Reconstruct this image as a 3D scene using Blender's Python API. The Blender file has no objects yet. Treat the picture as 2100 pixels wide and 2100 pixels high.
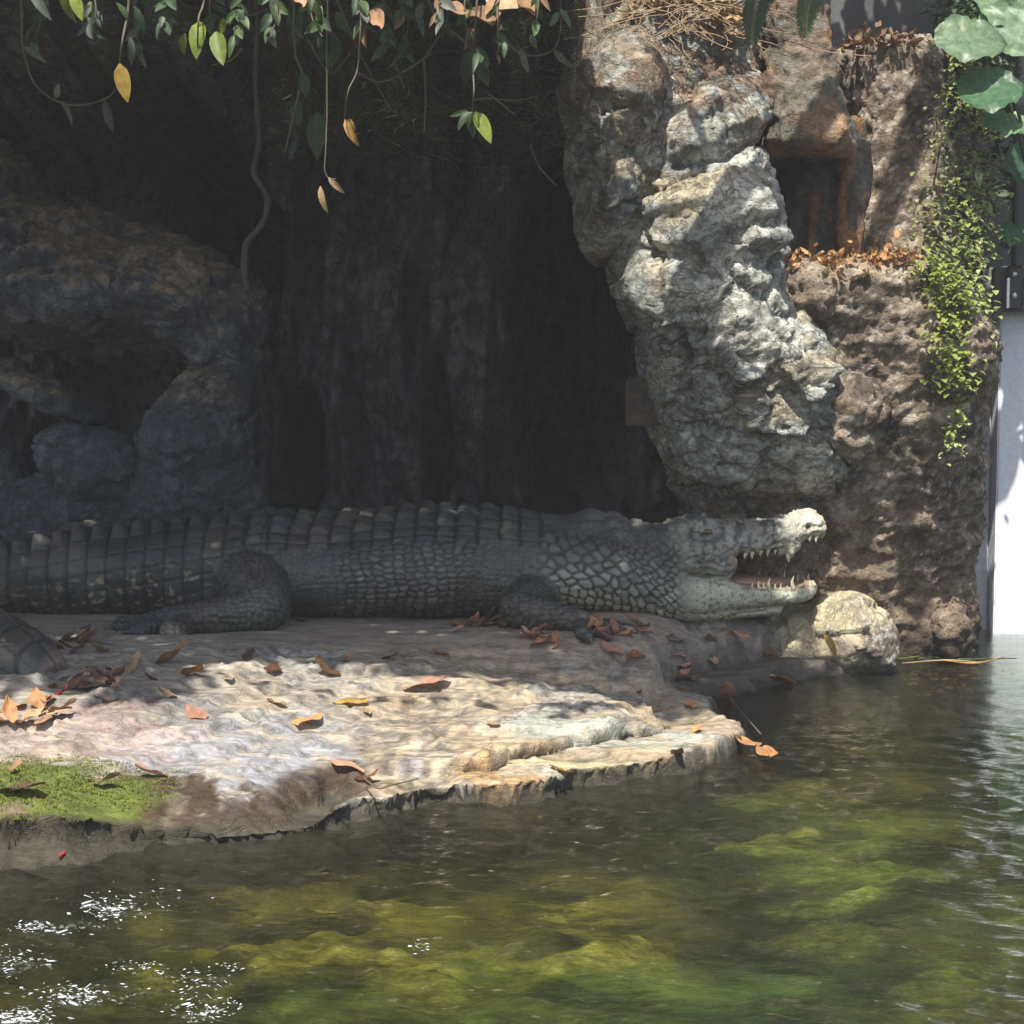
import bpy, bmesh, math, random
import numpy as np
from mathutils import Vector, Matrix

# ------------------------------------------------------------------ camera, sky, sun, exposure
SC = bpy.context.scene
COL = SC.collection
R = math.radians
PITCH = math.atan(305.0 / 3675.0)          # horizon lies 305 px (of 2100) above the centre
CAMZ = 1.2
FPX = 3675.0
cam_d = bpy.data.cameras.new('camera')
cam = bpy.data.objects.new('camera', cam_d)
COL.objects.link(cam)
cam.location = (0, 0, CAMZ)
cam.rotation_euler = (math.pi / 2 - PITCH, 0, 0)
cam_d.sensor_width = 36
cam_d.lens = 36 * FPX / 2100
cam_d.clip_start = 0.05
cam_d.clip_end = 500
SC.camera = cam

SUN_EL, SUN_AZ = 60.0, -14.0               # degrees; azimuth measured from behind the camera, + = right
sv = Vector((math.sin(R(SUN_AZ)) * math.cos(R(SUN_EL)), -math.cos(R(SUN_AZ)) * math.cos(R(SUN_EL)), math.sin(R(SUN_EL))))
world = bpy.data.worlds.new('World')
SC.world = world
world.use_nodes = True
wn = world.node_tree
wn.nodes.clear()
w_out = wn.nodes.new('ShaderNodeOutputWorld')
w_bg = wn.nodes.new('ShaderNodeBackground')
w_sky = wn.nodes.new('ShaderNodeTexSky')
w_sky.sky_type = 'NISHITA'
w_sky.sun_disc = False
w_sky.sun_elevation = R(SUN_EL)
w_sky.sun_rotation = math.atan2(sv.x, sv.y)
w_sky.air_density = 1.0
w_sky.dust_density = 2.5
w_sky.ozone_density = 0.6
w_bg.inputs['Strength'].default_value = 0.11
wn.links.new(w_sky.outputs[0], w_bg.inputs['Color'])
wn.links.new(w_bg.outputs[0], w_out.inputs['Surface'])
sun_d = bpy.data.lights.new('sun', 'SUN')
sun_d.energy = 5.0
sun_d.angle = R(0.6)
sun_d.color = (1.0, 0.945, 0.85)
sun = bpy.data.objects.new('sun', sun_d)
COL.objects.link(sun)
sun.rotation_euler = sv.to_track_quat('Z', 'Y').to_euler()
sun.location = (0, -3, 8)
SC.view_settings.view_transform = 'Standard'
SC.view_settings.look = 'None'
SC.view_settings.gamma = 1.0
SC.view_settings.use_curve_mapping = False
SC.view_settings.exposure = 0.85
SC.render.engine = 'CYCLES'
SC.cycles.max_bounces = 8
SC.cycles.diffuse_bounces = 3
SC.cycles.glossy_bounces = 3
SC.cycles.transmission_bounces = 6
SC.cycles.transparent_max_bounces = 10
SC.cycles.volume_bounces = 1
SC.cycles.caustics_reflective = False
SC.cycles.caustics_refractive = False
SC.cycles.use_denoising = True

# ------------------------------------------------------------------ helpers
rng = np.random.RandomState(7)
random.seed(7)
CA, SA = math.cos(PITCH), math.sin(PITCH)

def at(px, py, Y):
    """photo position (2100 px) at depth Y -> world point"""
    u = (px - 1050) / FPX; v = (1050 - py) / FPX
    dy = v * SA + CA; dz = v * CA - SA
    t = Y / dy
    return Vector((u * t, Y, CAMZ + dz * t))

def onz(px, py, z):
    """photo position -> world point on the level z"""
    u = (px - 1050) / FPX; v = (1050 - py) / FPX
    dy = v * SA + CA; dz = v * CA - SA
    t = (z - CAMZ) / dz
    return Vector((u * t, dy * t, z))

def proj(P):
    P = np.asarray(P, float)
    d = P - np.array([0, 0, CAMZ])
    f = d[:, 1] * CA - d[:, 2] * SA
    up = d[:, 1] * SA + d[:, 2] * CA
    return 1050 + FPX * d[:, 0] / f, 1050 - FPX * up / f

def ss(a, b, x):
    t = np.clip((x - a) / (b - a), 0, 1)
    return t * t * (3 - 2 * t)

def _hash(ix, iy, iz):
    h = (ix.astype(np.int64) * 374761393 + iy.astype(np.int64) * 668265263 + iz.astype(np.int64) * 2147483647) & 0xffffffff
    h = ((h ^ (h >> 13)) * 1274126177) & 0xffffffff
    h = ((h ^ (h >> 16)) * 2246822519) & 0xffffffff
    return (h ^ (h >> 15)) & 0xffffffff

_G = np.array([[1,1,0],[-1,1,0],[1,-1,0],[-1,-1,0],[1,0,1],[-1,0,1],[1,0,-1],[-1,0,-1],[0,1,1],[0,-1,1],[0,1,-1],[0,-1,-1]], float)

def perlin(P):
    P = np.asarray(P, float)
    i = np.floor(P).astype(np.int64); f = P - i
    w = f * f * f * (f * (f * 6 - 15) + 10)
    out = 0
    for dx in (0, 1):
        wx = w[:, 0] if dx else 1 - w[:, 0]
        for dy in (0, 1):
            wy = w[:, 1] if dy else 1 - w[:, 1]
            for dz in (0, 1):
                wz = w[:, 2] if dz else 1 - w[:, 2]
                g = _G[_hash(i[:, 0] + dx, i[:, 1] + dy, i[:, 2] + dz) % 12]
                d = g[:, 0] * (f[:, 0] - dx) + g[:, 1] * (f[:, 1] - dy) + g[:, 2] * (f[:, 2] - dz)
                out = out + wx * wy * wz * d
    return out

def fbm(P, o=4, gain=0.5, lac=2.03):
    P = np.asarray(P, float); a = 1.0; s = 0; k = 0
    for _ in range(o):
        s = s + a * perlin(P + k * 17.3); P = P * lac; a *= gain; k += 1
    return s

def ridged(P, o=4, gain=0.5, lac=2.1):
    P = np.asarray(P, float); a = 1.0; s = 0; k = 0
    for _ in range(o):
        s = s + a * (1 - 2.2 * np.abs(perlin(P + k * 11.7))); P = P * lac; a *= gain; k += 1
    return s

def vor2(x, y, jit=0.8, seed=0):
    """2-D cells: edge distance F2-F1, F1, cell random"""
    ix = np.floor(x).astype(np.int64); iy = np.floor(y).astype(np.int64)
    f1 = np.full(x.shape, 9.0); f2 = np.full(x.shape, 9.0); cid = np.zeros(x.shape)
    for dx in (-1, 0, 1):
        for dy in (-1, 0, 1):
            cx = ix + dx; cy = iy + dy
            h = _hash(cx, cy, np.full_like(cx, seed))
            rx = (h & 1023) / 1023.0; ry = ((h >> 10) & 1023) / 1023.0
            px_ = cx + 0.5 + jit * (rx - 0.5); py_ = cy + 0.5 + jit * (ry - 0.5)
            d = np.sqrt((x - px_) ** 2 + (y - py_) ** 2)
            r = ((h >> 20) & 1023) / 1023.0
            m = d < f1
            f2 = np.where(m, f1, np.minimum(f2, d))
            cid = np.where(m, r, cid)
            f1 = np.where(m, d, f1)
    return f2 - f1, f1, cid

def vor3(P, seed=0):
    i = np.floor(P).astype(np.int64)
    f1 = np.full(len(P), 9.0); f2 = np.full(len(P), 9.0); cid = np.zeros(len(P))
    for dx in (-1, 0, 1):
        for dy in (-1, 0, 1):
            for dz in (-1, 0, 1):
                c = i + np.array([dx, dy, dz])
                h = _hash(c[:, 0], c[:, 1], c[:, 2] + seed * 101)
                q = c + 0.5 + 0.85 * (np.stack([(h & 1023), (h >> 10) & 1023, (h >> 20) & 1023], 1) / 1023.0 - 0.5)
                d = np.sqrt(((P - q) ** 2).sum(1))
                m = d < f1
                f2 = np.where(m, f1, np.minimum(f2, d)); cid = np.where(m, (h >> 5) % 1000 / 1000.0, cid); f1 = np.where(m, d, f1)
    return f2 - f1, f1, cid

def facet(P, scale, seed=0):
    """angular broken stone: every cell is a tilted plane; returns height (in cell units) and edge distance"""
    Q = P * scale; i = np.floor(Q).astype(np.int64)
    f1 = np.full(len(Q), 9.0); f2 = np.full(len(Q), 9.0); hh = np.zeros(len(Q))
    for dx in (-1, 0, 1):
        for dy in (-1, 0, 1):
            for dz in (-1, 0, 1):
                c = i + np.array([dx, dy, dz])
                h = _hash(c[:, 0] + seed * 57, c[:, 1], c[:, 2] + seed * 101)
                q = c + 0.5 + 0.9 * (np.stack([(h & 1023), (h >> 10) & 1023, (h >> 20) & 1023], 1) / 1023.0 - 0.5)
                d = np.sqrt(((Q - q) ** 2).sum(1))
                k = _hash(c[:, 2], c[:, 0] + 13, c[:, 1] + seed)
                n = np.stack([(k & 1023), (k >> 10) & 1023, (k >> 20) & 1023], 1) / 511.5 - 1.0
                pl = ((Q - q) * n).sum(1) + .6 * ((k >> 3) % 1000 / 1000.0 - .5)
                m = d < f1
                f2 = np.where(m, f1, np.minimum(f2, d)); hh = np.where(m, pl, hh); f1 = np.where(m, d, f1)
    return hh, f2 - f1

def polydist(px, py, pts):
    """distance of points to an open polyline"""
    d = np.full(px.shape, 1e9)
    for (ax, ay), (bx, by) in zip(pts[:-1], pts[1:]):
        vx, vy = bx - ax, by - ay
        t = np.clip(((px - ax) * vx + (py - ay) * vy) / (vx * vx + vy * vy + 1e-12), 0, 1)
        d = np.minimum(d, np.hypot(px - ax - t * vx, py - ay - t * vy))
    return d

def inpoly(px, py, pts):
    ins = np.zeros(px.shape, bool)
    n = len(pts)
    for k in range(n):
        x1, y1 = pts[k]; x2, y2 = pts[(k + 1) % n]
        c = ((y1 > py) != (y2 > py)) & (px < (x2 - x1) * (py - y1) / ((y2 - y1) + 1e-12) + x1)
        ins ^= c
    return ins

# ---- meshes
def mesh_np(name, V, F, cols=None, smooth=True):
    """F: list of faces or an (n,k) array"""
    me = bpy.data.meshes.new(name)
    V = np.asarray(V, np.float32)
    if isinstance(F, np.ndarray):
        n, k = F.shape
        me.vertices.add(len(V)); me.vertices.foreach_set('co', V.ravel())
        me.loops.add(n * k); me.loops.foreach_set('vertex_index', F.astype(np.int32).ravel())
        me.polygons.add(n)
        me.polygons.foreach_set('loop_start', np.arange(0, n * k, k, dtype=np.int32))
        me.update(calc_edges=True)
    else:
        me.from_pydata([tuple(map(float, v)) for v in V], [], F)
    if smooth:
        me.polygons.foreach_set('use_smooth', np.ones(len(me.polygons), bool))
    if cols is not None:
        setcol(me, cols)
    me.update()
    return me

def setcol(me, cols, name='Col'):
    a = me.attributes.get(name) or me.attributes.new(name, 'FLOAT_COLOR', 'POINT')
    c = np.ones((len(me.vertices), 4), np.float32); c[:, :3] = cols
    a.data.foreach_set('color', c.ravel())

def getco(me):
    V = np.empty(len(me.vertices) * 3, np.float32); me.vertices.foreach_get('co', V)
    return V.reshape(-1, 3).astype(float)

def getno(me):
    V = np.empty(len(me.vertices) * 3, np.float32); me.vertex_normals.foreach_get('vector', V)
    return V.reshape(-1, 3).astype(float)

def setco(me, V):
    me.vertices.foreach_set('co', np.asarray(V, np.float32).ravel()); me.update()

def gridfaces(nu, nv):
    i = np.arange(nu - 1)[:, None] * nv + np.arange(nv - 1)[None, :]
    i = i.ravel()
    return np.stack([i, i + nv, i + nv + 1, i + 1], 1)

def loft(S, cap=True):
    """S: (n,m,3) rings -> verts, faces (list)"""
    S = np.asarray(S, float); n, m, _ = S.shape
    V = S.reshape(-1, 3); F = []
    for a in range(n - 1):
        for b in range(m):
            c = (b + 1) % m
            F.append((a * m + b, a * m + c, (a + 1) * m + c, (a + 1) * m + b))
    if cap:
        F.append(tuple(range(m - 1, -1, -1))); F.append(tuple((n - 1) * m + b for b in range(m)))
    return V, F

def fixn(V, F):
    bm = bmesh.new()
    vs = [bm.verts.new(tuple(map(float, v))) for v in V]
    for f in F:
        try: bm.faces.new([vs[i] for i in f])
        except ValueError: pass
    bmesh.ops.recalc_face_normals(bm, faces=bm.faces)
    return bm

def ellipsoid(c, r, rot=None, nu=20, nv=12):
    V = []
    for a in range(nv + 1):
        th = math.pi * a / nv
        for b in range(nu):
            ph = 2 * math.pi * b / nu
            V.append((math.sin(th) * math.cos(ph), math.sin(th) * math.sin(ph), math.cos(th)))
    V = np.array(V) * np.array(r)
    if rot is not None:
        M = np.array(Matrix.Rotation(rot[2], 3, 'Z') @ Matrix.Rotation(rot[1], 3, 'Y') @ Matrix.Rotation(rot[0], 3, 'X'))
        V = V @ M.T
    V = V + np.array(c)
    F = []
    for a in range(nv):
        for b in range(nu):
            d = (b + 1) % nu
            F.append((a * nu + b, (a + 1) * nu + b, (a + 1) * nu + d, a * nu + d))
    return V, F

def tube(P, rad, m=8, cap=True):
    P = [Vector([float(c) for c in p]) for p in P]; n = len(P)
    rad = [float(r) for r in rad] if hasattr(rad, '__len__') else [float(rad)] * n
    S = []
    up = Vector((0.13, 0.21, 0.97)); prev = None
    for k in range(n):
        t = (P[min(k + 1, n - 1)] - P[max(k - 1, 0)]).normalized()
        if prev is None:
            a = t.cross(up)
            if a.length < 1e-3: a = t.cross(Vector((1, 0, 0)))
            a.normalize()
        else:
            a = (prev - t * prev.dot(t)).normalized()
        prev = a; b = t.cross(a)
        S.append([P[k] + rad[k] * (math.cos(2 * math.pi * q / m) * a + math.sin(2 * math.pi * q / m) * b) for q in range(m)])
    return loft(np.array([[tuple(v) for v in r_] for r_ in S]), cap)

def smoothpath(P, n=24):
    """Catmull-Rom through points"""
    P = np.array([tuple(p) for p in P], float)
    Q = np.vstack([2 * P[0] - P[1], P, 2 * P[-1] - P[-2]])
    out = []
    segs = len(P) - 1
    for k in range(n):
        t = k / (n - 1) * segs; i = min(int(t), segs - 1); f = t - i
        a, b, c, d = Q[i], Q[i + 1], Q[i + 2], Q[i + 3]
        out.append(0.5 * ((2 * b) + (-a + c) * f + (2 * a - 5 * b + 4 * c - d) * f * f + (-a + 3 * b - 3 * c + d) * f ** 3))
    return np.array(out)

def join(parts):
    V = []; F = []; o = 0
    for v, f in parts:
        V.append(np.asarray(v, float)); F += [tuple(i + o for i in q) for q in f]; o += len(v)
    return np.vstack(V), F

def remesh(parts, voxel, smooth=6):
    """union of closed pieces as one skin"""
    bmx = None
    V, F = join(parts)
    bm = fixn(V, F)
    me = bpy.data.meshes.new('tmp'); bm.to_mesh(me); bm.free()
    ob = bpy.data.objects.new('tmp', me); COL.objects.link(ob)
    md = ob.modifiers.new('r', 'REMESH'); md.mode = 'VOXEL'; md.voxel_size = voxel; md.adaptivity = 0
    if smooth:
        sm = ob.modifiers.new('s', 'SMOOTH'); sm.factor = 0.5; sm.iterations = smooth
    dg = bpy.context.evaluated_depsgraph_get()
    res = bpy.data.meshes.new_from_object(ob.evaluated_get(dg))
    bpy.data.objects.remove(ob); bpy.data.meshes.remove(me)
    res.polygons.foreach_set('use_smooth', np.ones(len(res.polygons), bool))
    res.materials.clear()
    return res

# ---- objects
def obj(name, me, mat=None, parent=None):
    o = bpy.data.objects.new(name, me)
    COL.objects.link(o)
    if mat is not None and me is not None and len(me.materials) == 0:
        me.materials.append(mat)
    if parent is not None:
        o.parent = parent
        o.matrix_parent_inverse = Matrix.Translation(parent.location).inverted() if parent.rotation_euler == Vector((0,0,0)) else parent.matrix_basis.inverted()
    if me is not None and me.name != name: me.name = name
    return o

def tag(o, label, cat, group=None):
    o['label'] = label; o['category'] = cat
    if group: o['group'] = group
    return o

def structure(o):
    o['kind'] = 'structure'; return o

def thing(name, loc, label, cat, group=None):
    o = bpy.data.objects.new(name, None); COL.objects.link(o)
    o.location = loc; o.empty_display_size = 0.1
    return tag(o, label, cat, group)

# ---- materials
class NT:
    def __init__(s, name):
        s.m = bpy.data.materials.new(name); s.m.use_nodes = True
        s.t = s.m.node_tree; s.t.nodes.clear()
        s.out = s.n('ShaderNodeOutputMaterial')
    def n(s, t, **kw):
        x = s.t.nodes.new(t)
        for k, v in kw.items():
            if k.startswith('_'): setattr(x, k[1:], v)
        return x
    def l(s, a, b): s.t.links.new(a, b)
    def set(s, nd, **kw):
        for k, v in kw.items():
            k = k.replace('_', ' ')
            i = nd.inputs.get(k)
            if isinstance(v, bpy.types.NodeSocket): s.l(v, i)
            else: i.default_value = v
        return nd
    def noise(s, scale, detail=6, rough=0.6, vec=None, dim='3D', dist=0.0):
        x = s.n('ShaderNodeTexNoise'); x.noise_dimensions = dim
        x.inputs['Scale'].default_value = scale; x.inputs['Detail'].default_value = detail
        x.inputs['Roughness'].default_value = rough; x.inputs['Distortion'].default_value = dist
        if vec is not None: s.l(vec, x.inputs['Vector'])
        return x.outputs['Fac']
    def ramp(s, fac, stops):
        r = s.n('ShaderNodeValToRGB'); e = r.color_ramp.elements
        while len(e) < len(stops): e.new(0.5)
        for k, (p, c) in enumerate(stops):
            e[k].position = p; e[k].color = (c[0], c[1], c[2], 1) if hasattr(c, '__len__') else (c, c, c, 1)
        s.l(fac, r.inputs['Fac']); return r.outputs['Color']
    def mix(s, a, b, fac, mode='MIX'):
        x = s.n('ShaderNodeMix'); x.data_type = 'RGBA'; x.blend_type = mode; x.clamp_factor = True
        for v, i in ((fac, 0), (a, 6), (b, 7)):
            if isinstance(v, bpy.types.NodeSocket): s.l(v, x.inputs[i])
            else: x.inputs[i].default_value = (v[0], v[1], v[2], 1) if hasattr(v, '__len__') else v
        return x.outputs[2]
    def math(s, op, a, b=0.0):
        x = s.n('ShaderNodeMath'); x.operation = op
        for v, i in ((a, 0), (b, 1)):
            if isinstance(v, bpy.types.NodeSocket): s.l(v, x.inputs[i])
            else: x.inputs[i].default_value = v
        return x.outputs[0]
    def coords(s, scale=(1, 1, 1)):
        g = s.n('ShaderNodeNewGeometry')
        if tuple(scale) == (1, 1, 1): return g.outputs['Position']
        m = s.n('ShaderNodeMapping'); m.inputs['Scale'].default_value = scale
        s.l(g.outputs['Position'], m.inputs['Vector']); return m.outputs[0]
    def attr(s, name='Col'):
        a = s.n('ShaderNodeAttribute'); a.attribute_name = name; return a.outputs['Color']
    def bump(s, h, strength=0.5, dist=0.01, normal=None):
        b = s.n('ShaderNodeBump'); b.inputs['Strength'].default_value = strength; b.inputs['Distance'].default_value = dist
        s.l(h, b.inputs['Height'])
        if normal is not None: s.l(normal, b.inputs['Normal'])
        return b.outputs[0]
    def principled(s, **kw):
        p = s.n('ShaderNodeBsdfPrincipled'); s.set(p, **kw); s.l(p.outputs[0], s.out.inputs['Surface']); return p

def rock_mat(name, rough=0.85, fine=60, var=0.35, bump=0.6, dist=0.012, spec=0.25, stretch=(1, 1, 1), speck=0.0, vein=0.0, vscale=7.0):
    t = NT(name); v = t.coords(stretch)
    n1 = t.noise(fine, 8, 0.65, v); n2 = t.noise(fine * 0.22, 6, 0.6, v); n3 = t.noise(fine * 3.1, 4, 0.6, v)
    c = t.attr()
    m1 = t.ramp(n1, [(0.3, 1 - var), (0.7, 1 + var)])
    m2 = t.ramp(n2, [(0.3, 1 - var), (0.7, 1 + var * 0.8)])
    c = t.mix(c, m1, 1.0, 'MULTIPLY'); c = t.mix(c, m2, 1.0, 'MULTIPLY')
    if speck:
        s = t.ramp(n3, [(0.62, 0.0), (0.72, 1.0)])
        c = t.mix(c, (0.6, 0.58, 0.5), t.math('MULTIPLY', s, speck))
    h = t.math('ADD', n1, t.math('MULTIPLY', n3, 0.35))
    if vein:      # fine fracture lines
        w = t.noise(vscale, 7, 0.62, v, dist=.8); w2 = t.noise(vscale * 2.7, 5, 0.6, v, dist=.5)
        l1 = t.ramp(t.math('ABSOLUTE', t.math('SUBTRACT', w, .5)), [(0.0, 1.0), (0.022, 0.0)])
        l2 = t.ramp(t.math('ABSOLUTE', t.math('SUBTRACT', w2, .5)), [(0.0, .7), (0.02, 0.0)])
        ln = t.math('MAXIMUM', l1, l2)
        c = t.mix(c, (.05, .05, .045), t.math('MULTIPLY', ln, vein))
        h = t.math('SUBTRACT', h, t.math('MULTIPLY', ln, 1.2))
    b = t.bump(t.math('ADD', h, t.math('MULTIPLY', n2, 1.5)), bump, dist)
    t.principled(Base_Color=c, Roughness=rough, Normal=b, Specular_IOR_Level=spec)
    return t.m

def flat_mat(name, col, rough=0.6, var=0.2, scale=40, bump=0.2, dist=0.003, metallic=0.0, spec=0.4):
    t = NT(name); n = t.noise(scale, 5, 0.6, t.coords())
    c = t.mix(col, t.ramp(n, [(0.3, 1 - var), (0.7, 1 + var)]), 1.0, 'MULTIPLY')
    t.principled(Base_Color=c, Roughness=rough, Normal=t.bump(n, bump, dist), Metallic=metallic, Specular_IOR_Level=spec)
    return t.m
# ------------------------------------------------------------------ rock ledge, pool bed, water
# waterline of the ledge, from the photograph, on z = 0
WL = [(-900, 1830), (-400, 1800), (0, 1785), (110, 1772), (225, 1752), (326, 1738), (430, 1730), (550, 1724), (640, 1708), (713, 1692), (783, 1678), (897, 1652), (960, 1650), (1031, 1652),
      (1145, 1636), (1269, 1606), (1373, 1590), (1476, 1566), (1530, 1540), (1515, 1508), (1470, 1480), (1450, 1466), (1440, 1448), (1438, 1436), (1450, 1428), (1480, 1424), (1540, 1416),
      (1610, 1402), (1690, 1388), (1760, 1377), (1830, 1358), (1850, 1335)]
WLP = [tuple(onz(a, b, 0.0))[:2] for a, b in WL]
POLY = [(-6, 4.0)] + WLP + [(1.9, 8.0), (2.2, 12), (-6, 12)]
def ledge_sd(x, y):
    d = polydist(x, y, POLY + [POLY[0]])
    return np.where(inpoly(x, y, POLY), d, -d)
xs = np.concatenate([np.arange(-4.2, -1.9, .05), np.arange(-1.9, 1.95, .0115)]); ys = np.concatenate([np.arange(4.0, 7.4, .0112), np.arange(7.4, 10.6, .05)])
GX, GY = np.meshgrid(xs, ys, indexing='ij'); gx, gy = GX.ravel(), GY.ravel()
P0 = np.stack([gx, gy, 0 * gx], 1)
d = ledge_sd(gx, gy) + .055 * fbm(P0 * 3.2, 3) + .005 * fbm(P0 * 14, 2)
top = .238 + .020 * np.exp(-((gx - .36) / .2) ** 2) - .03 * ss(.5, .85, gx) + .006 * fbm(P0 * 4, 3)
flatz = ss(5.98, 6.30, gy)                                    # smooth floor the animal lies on
slope = .095 + .135 * ss(.12, 1.55, d) + .045 * ss(-.5, -1.2, gx) * ss(.1, .4, d) + .026 * fbm(P0 * np.array([1.4, 2.2, 1]) + 5, 4) * (1 - flatz)
plat = slope * (1 - flatz) + top * flatz
plat = plat - .15 * ss(.36, .72, gx + .16 * fbm(P0 * 3, 4)) * ss(6.85, 6.45, gy + .12 * fbm(P0 * 3 + 6, 3))
# weathered steps towards the water
stepd = .20 + .09 * fbm(P0 * np.array([2.0, 2.0, 1]) + 2, 3) - .06 * ss(-.2, -1.0, gx)
st = ss(stepd - .006, stepd + .010, d) * ss(-.75, -.35, gx) + ss(.01, .20, d) * (1 - ss(-.75, -.35, gx))
lipz = .050 + .02 * fbm(P0 * 2.2 + 7, 2)
z = np.where(d > 0, lipz * ss(-.006, .012, d) + (plat - lipz) * st, d * 1.1)
z = np.where(d > 0, z, np.maximum(d * 1.3, -.7))
# bedding: thin layers break back one behind the other
lay_h = .030
q = (z + .020 * fbm(P0 * np.array([1.6, 3.0, 1]) + 40, 4)) / lay_h
qi = np.floor(q); qf = q - qi
ter = (qi + ss(.30, .62, qf)) * lay_h
terw = (1 - flatz) * ss(.03, .06, d) * .85
z = z * (1 - terw) + ter * terw
crust = ss(.05, .30, fbm(P0 * np.array([2.2, 3.4, 1]) + 21, 4)) * (1 - flatz)
grain = fbm(np.stack([gx * 2.2 + .5 * fbm(P0 * 2, 2), gy * 22, 0 * gx], 1), 3)
fz, fe = facet(np.stack([gx, gy * 1.5, 0 * gx], 1) + .12 * np.stack([fbm(P0 * 3, 3), fbm(P0 * 3 + 9, 3), 0 * gx], 1), 3.2, 12)
z += (d > -.1) * ((1 - flatz * .8) * (.004 * fz + .006 * grain + .003 * fbm(P0 * 7, 3) - .010 * np.exp(-(fe / .022) ** 2)) + crust * (.010 * fbm(P0 * 55, 3) + .006) + .0022 * fbm(P0 * 40, 2))
crk = np.exp(-(fe / .025) ** 2) * (1 - flatz)
# cleft between the pale slab and the front lip (dark wedge in the photograph)
cl = [tuple(onz(a, b, .07))[:2] for a, b in ((330, 1690), (450, 1688), (560, 1672), (630, 1640), (690, 1600))]
cd = polydist(gx + .06 * fbm(P0 * 6, 3), gy + .06 * fbm(P0 * 6 + 4, 3), cl); z = np.where(d > 0, np.maximum(z - .10 * np.exp(-(cd / .05) ** 2), .012), z)
# mossy hump at the left front
mc = onz(90, 1600, .2); mh = np.exp(-(((gx - mc.x + .15) / .42) ** 2 + ((gy - mc.y + .02) / .17) ** 2) ** 1.4)
z += mh * .05
n_r = fbm(P0 * 6 + 33, 4)
# rock under the chin runs down to the water
ch = np.exp(-(((gx - .72) / .22) ** 2 + ((gy - 6.75) / .22) ** 2)); z += .012 * ch
rw = ss(.40, .55, gx + .10 * n_r) * ss(6.1, 6.3, gy)
zr = .012 + .62 * np.maximum(d, 0) + .07 * n_r * ss(0, .06, d)
z = np.where(d > 0, z * (1 - rw) + np.minimum(z, zr) * rw, z)
z = np.where((gx > .8) & (gy > 6.6) & (d > 0), np.minimum(z, .24 - .30 * (gx - .8)), z)
z = np.where(gy > 7.6, np.minimum(z, .24), z)
# undercuts: the foot of the front lip and of the step is pushed back under the rock above
gdx, gdy = np.gradient(d.reshape(GX.shape), xs, ys); gl_ = np.hypot(gdx, gdy) + 1e-6
gdx, gdy = (gdx / gl_).ravel(), (gdy / gl_).ravel()
ucw = ss(.62, .40, gx) * ss(6.0, 5.6, gy)
uc = .034 * np.exp(-((d + .002) / .011) ** 2) * ucw + .042 * np.exp(-((d - stepd + .012) / .010) ** 2) * ucw * ss(-.35, .0, gx)
LV = np.stack([gx + gdx * uc, gy + gdy * uc, z], 1); LV_LEDGE = LV; Z_LEDGE = z.reshape(GX.shape)
def zat(x, y):
    i = int(np.clip(np.searchsorted(xs, x), 1, len(xs) - 1)); j = int(np.clip(np.searchsorted(ys, y), 1, len(ys) - 1))
    return float(Z_LEDGE[i, j])

def onledge(px, py):
    """photo position -> first point of the ledge (or water) met by that line of sight"""
    lo = onz(px, py, .42); hi = onz(px, py, 0.)
    for k in range(200):
        p = lo.lerp(hi, k / 199)
        if p.z <= zat(p.x, p.y): return Vector((p.x, p.y, zat(p.x, p.y)))
    return hi

# --- stains and mineral colours
n1 = fbm(P0 * 3, 4); n2 = fbm(P0 * 9, 4); n3 = fbm(P0 * 30, 3)
base = np.tile(np.array([.37, .295, .205]), (len(gx), 1))
def lay(c, w):
    global base
    w = np.clip(w, 0, 1)[:, None]; base = base * (1 - w) + np.array(c) * w
def spot(px, py, rx, ry, soft=.3):
    """a stain lying on the rock at that place, with a ragged edge"""
    c = onledge(px, py); ex = rx / FPX * c.y; ey = ry / FPX * c.y * c.y / (CAMZ - c.z)
    r = np.hypot((gx - c.x) / ex, (gy - c.y) / ey) + .55 * n2 + .5 * n1
    return ss(1 + soft, 1 - soft, r)
lay((.42, .32, .19), ss(-.1, .25, n1) * .7 * (1 - flatz))
lay((.30, .25, .20), flatz * (.75 + .3 * n1))
lay((.36, .30, .25), flatz * ss(0, .3, grain) * .5)
lay((.30, .285, .265), ss(-.15, -.95, gx + .3 * n1) * (1 - flatz) * .75)
lay((.30, .30, .275), crust * .85)
lay((.13, .125, .11), crust * ss(.02, .28, n3) * .8)
lay((.29, .30, .325), spot(470, 1535, 270, 60) * .95)
lay((.30, .285, .27), spot(330, 1470, 280, 34) * .5)
lay((.17, .165, .155), spot(300, 1437, 210, 30) * (.5 + .9 * ss(-.1, .2, n3)))
lay((.12, .108, .092), spot(850, 1525, 110, 60) * ss(-.25, .10, n3 + .3 * n2) * .95)
lay((.20, .18, .15), spot(980, 1440, 260, 60) * ss(.05, .25, n3) * .6)
lay((.42, .27, .11), spot(1030, 1590, 75, 36) * .9)
lay((.20, .10, .03), spot(1010, 1580, 60, 26) * ss(.0, .25, n3 + n2 * .5) * .9)
lay((.42, .38, .29), spot(1180, 1570, 200, 22) * .8)
lay((.50, .42, .20), spot(1250, 1596, 220, 16) * .6)
lay((.38, .41, .35), spot(1230, 1500, 230, 12) * .8)
lay((.14, .095, .065), ss(.26, .10, d + .06 * n1) * ss(-.60, -.8, gx) * .92)
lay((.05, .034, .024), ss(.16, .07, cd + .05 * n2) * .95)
lay((.07, .06, .05), crk * .6)
lay((.16, .14, .115), ss(.12, .30, n3 + .5 * n2) * (1 - flatz) * .55)
lay((.46, .40, .30), ss(.16, .34, fbm(P0 * np.array([7, 26, 1]) + 77, 3)) * (1 - flatz) * .5)
lay((.055, .035, .022), np.exp(-(cd / .075) ** 2 + .9 * n2) * 1.2 * ss(.02, .06, d))
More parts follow.
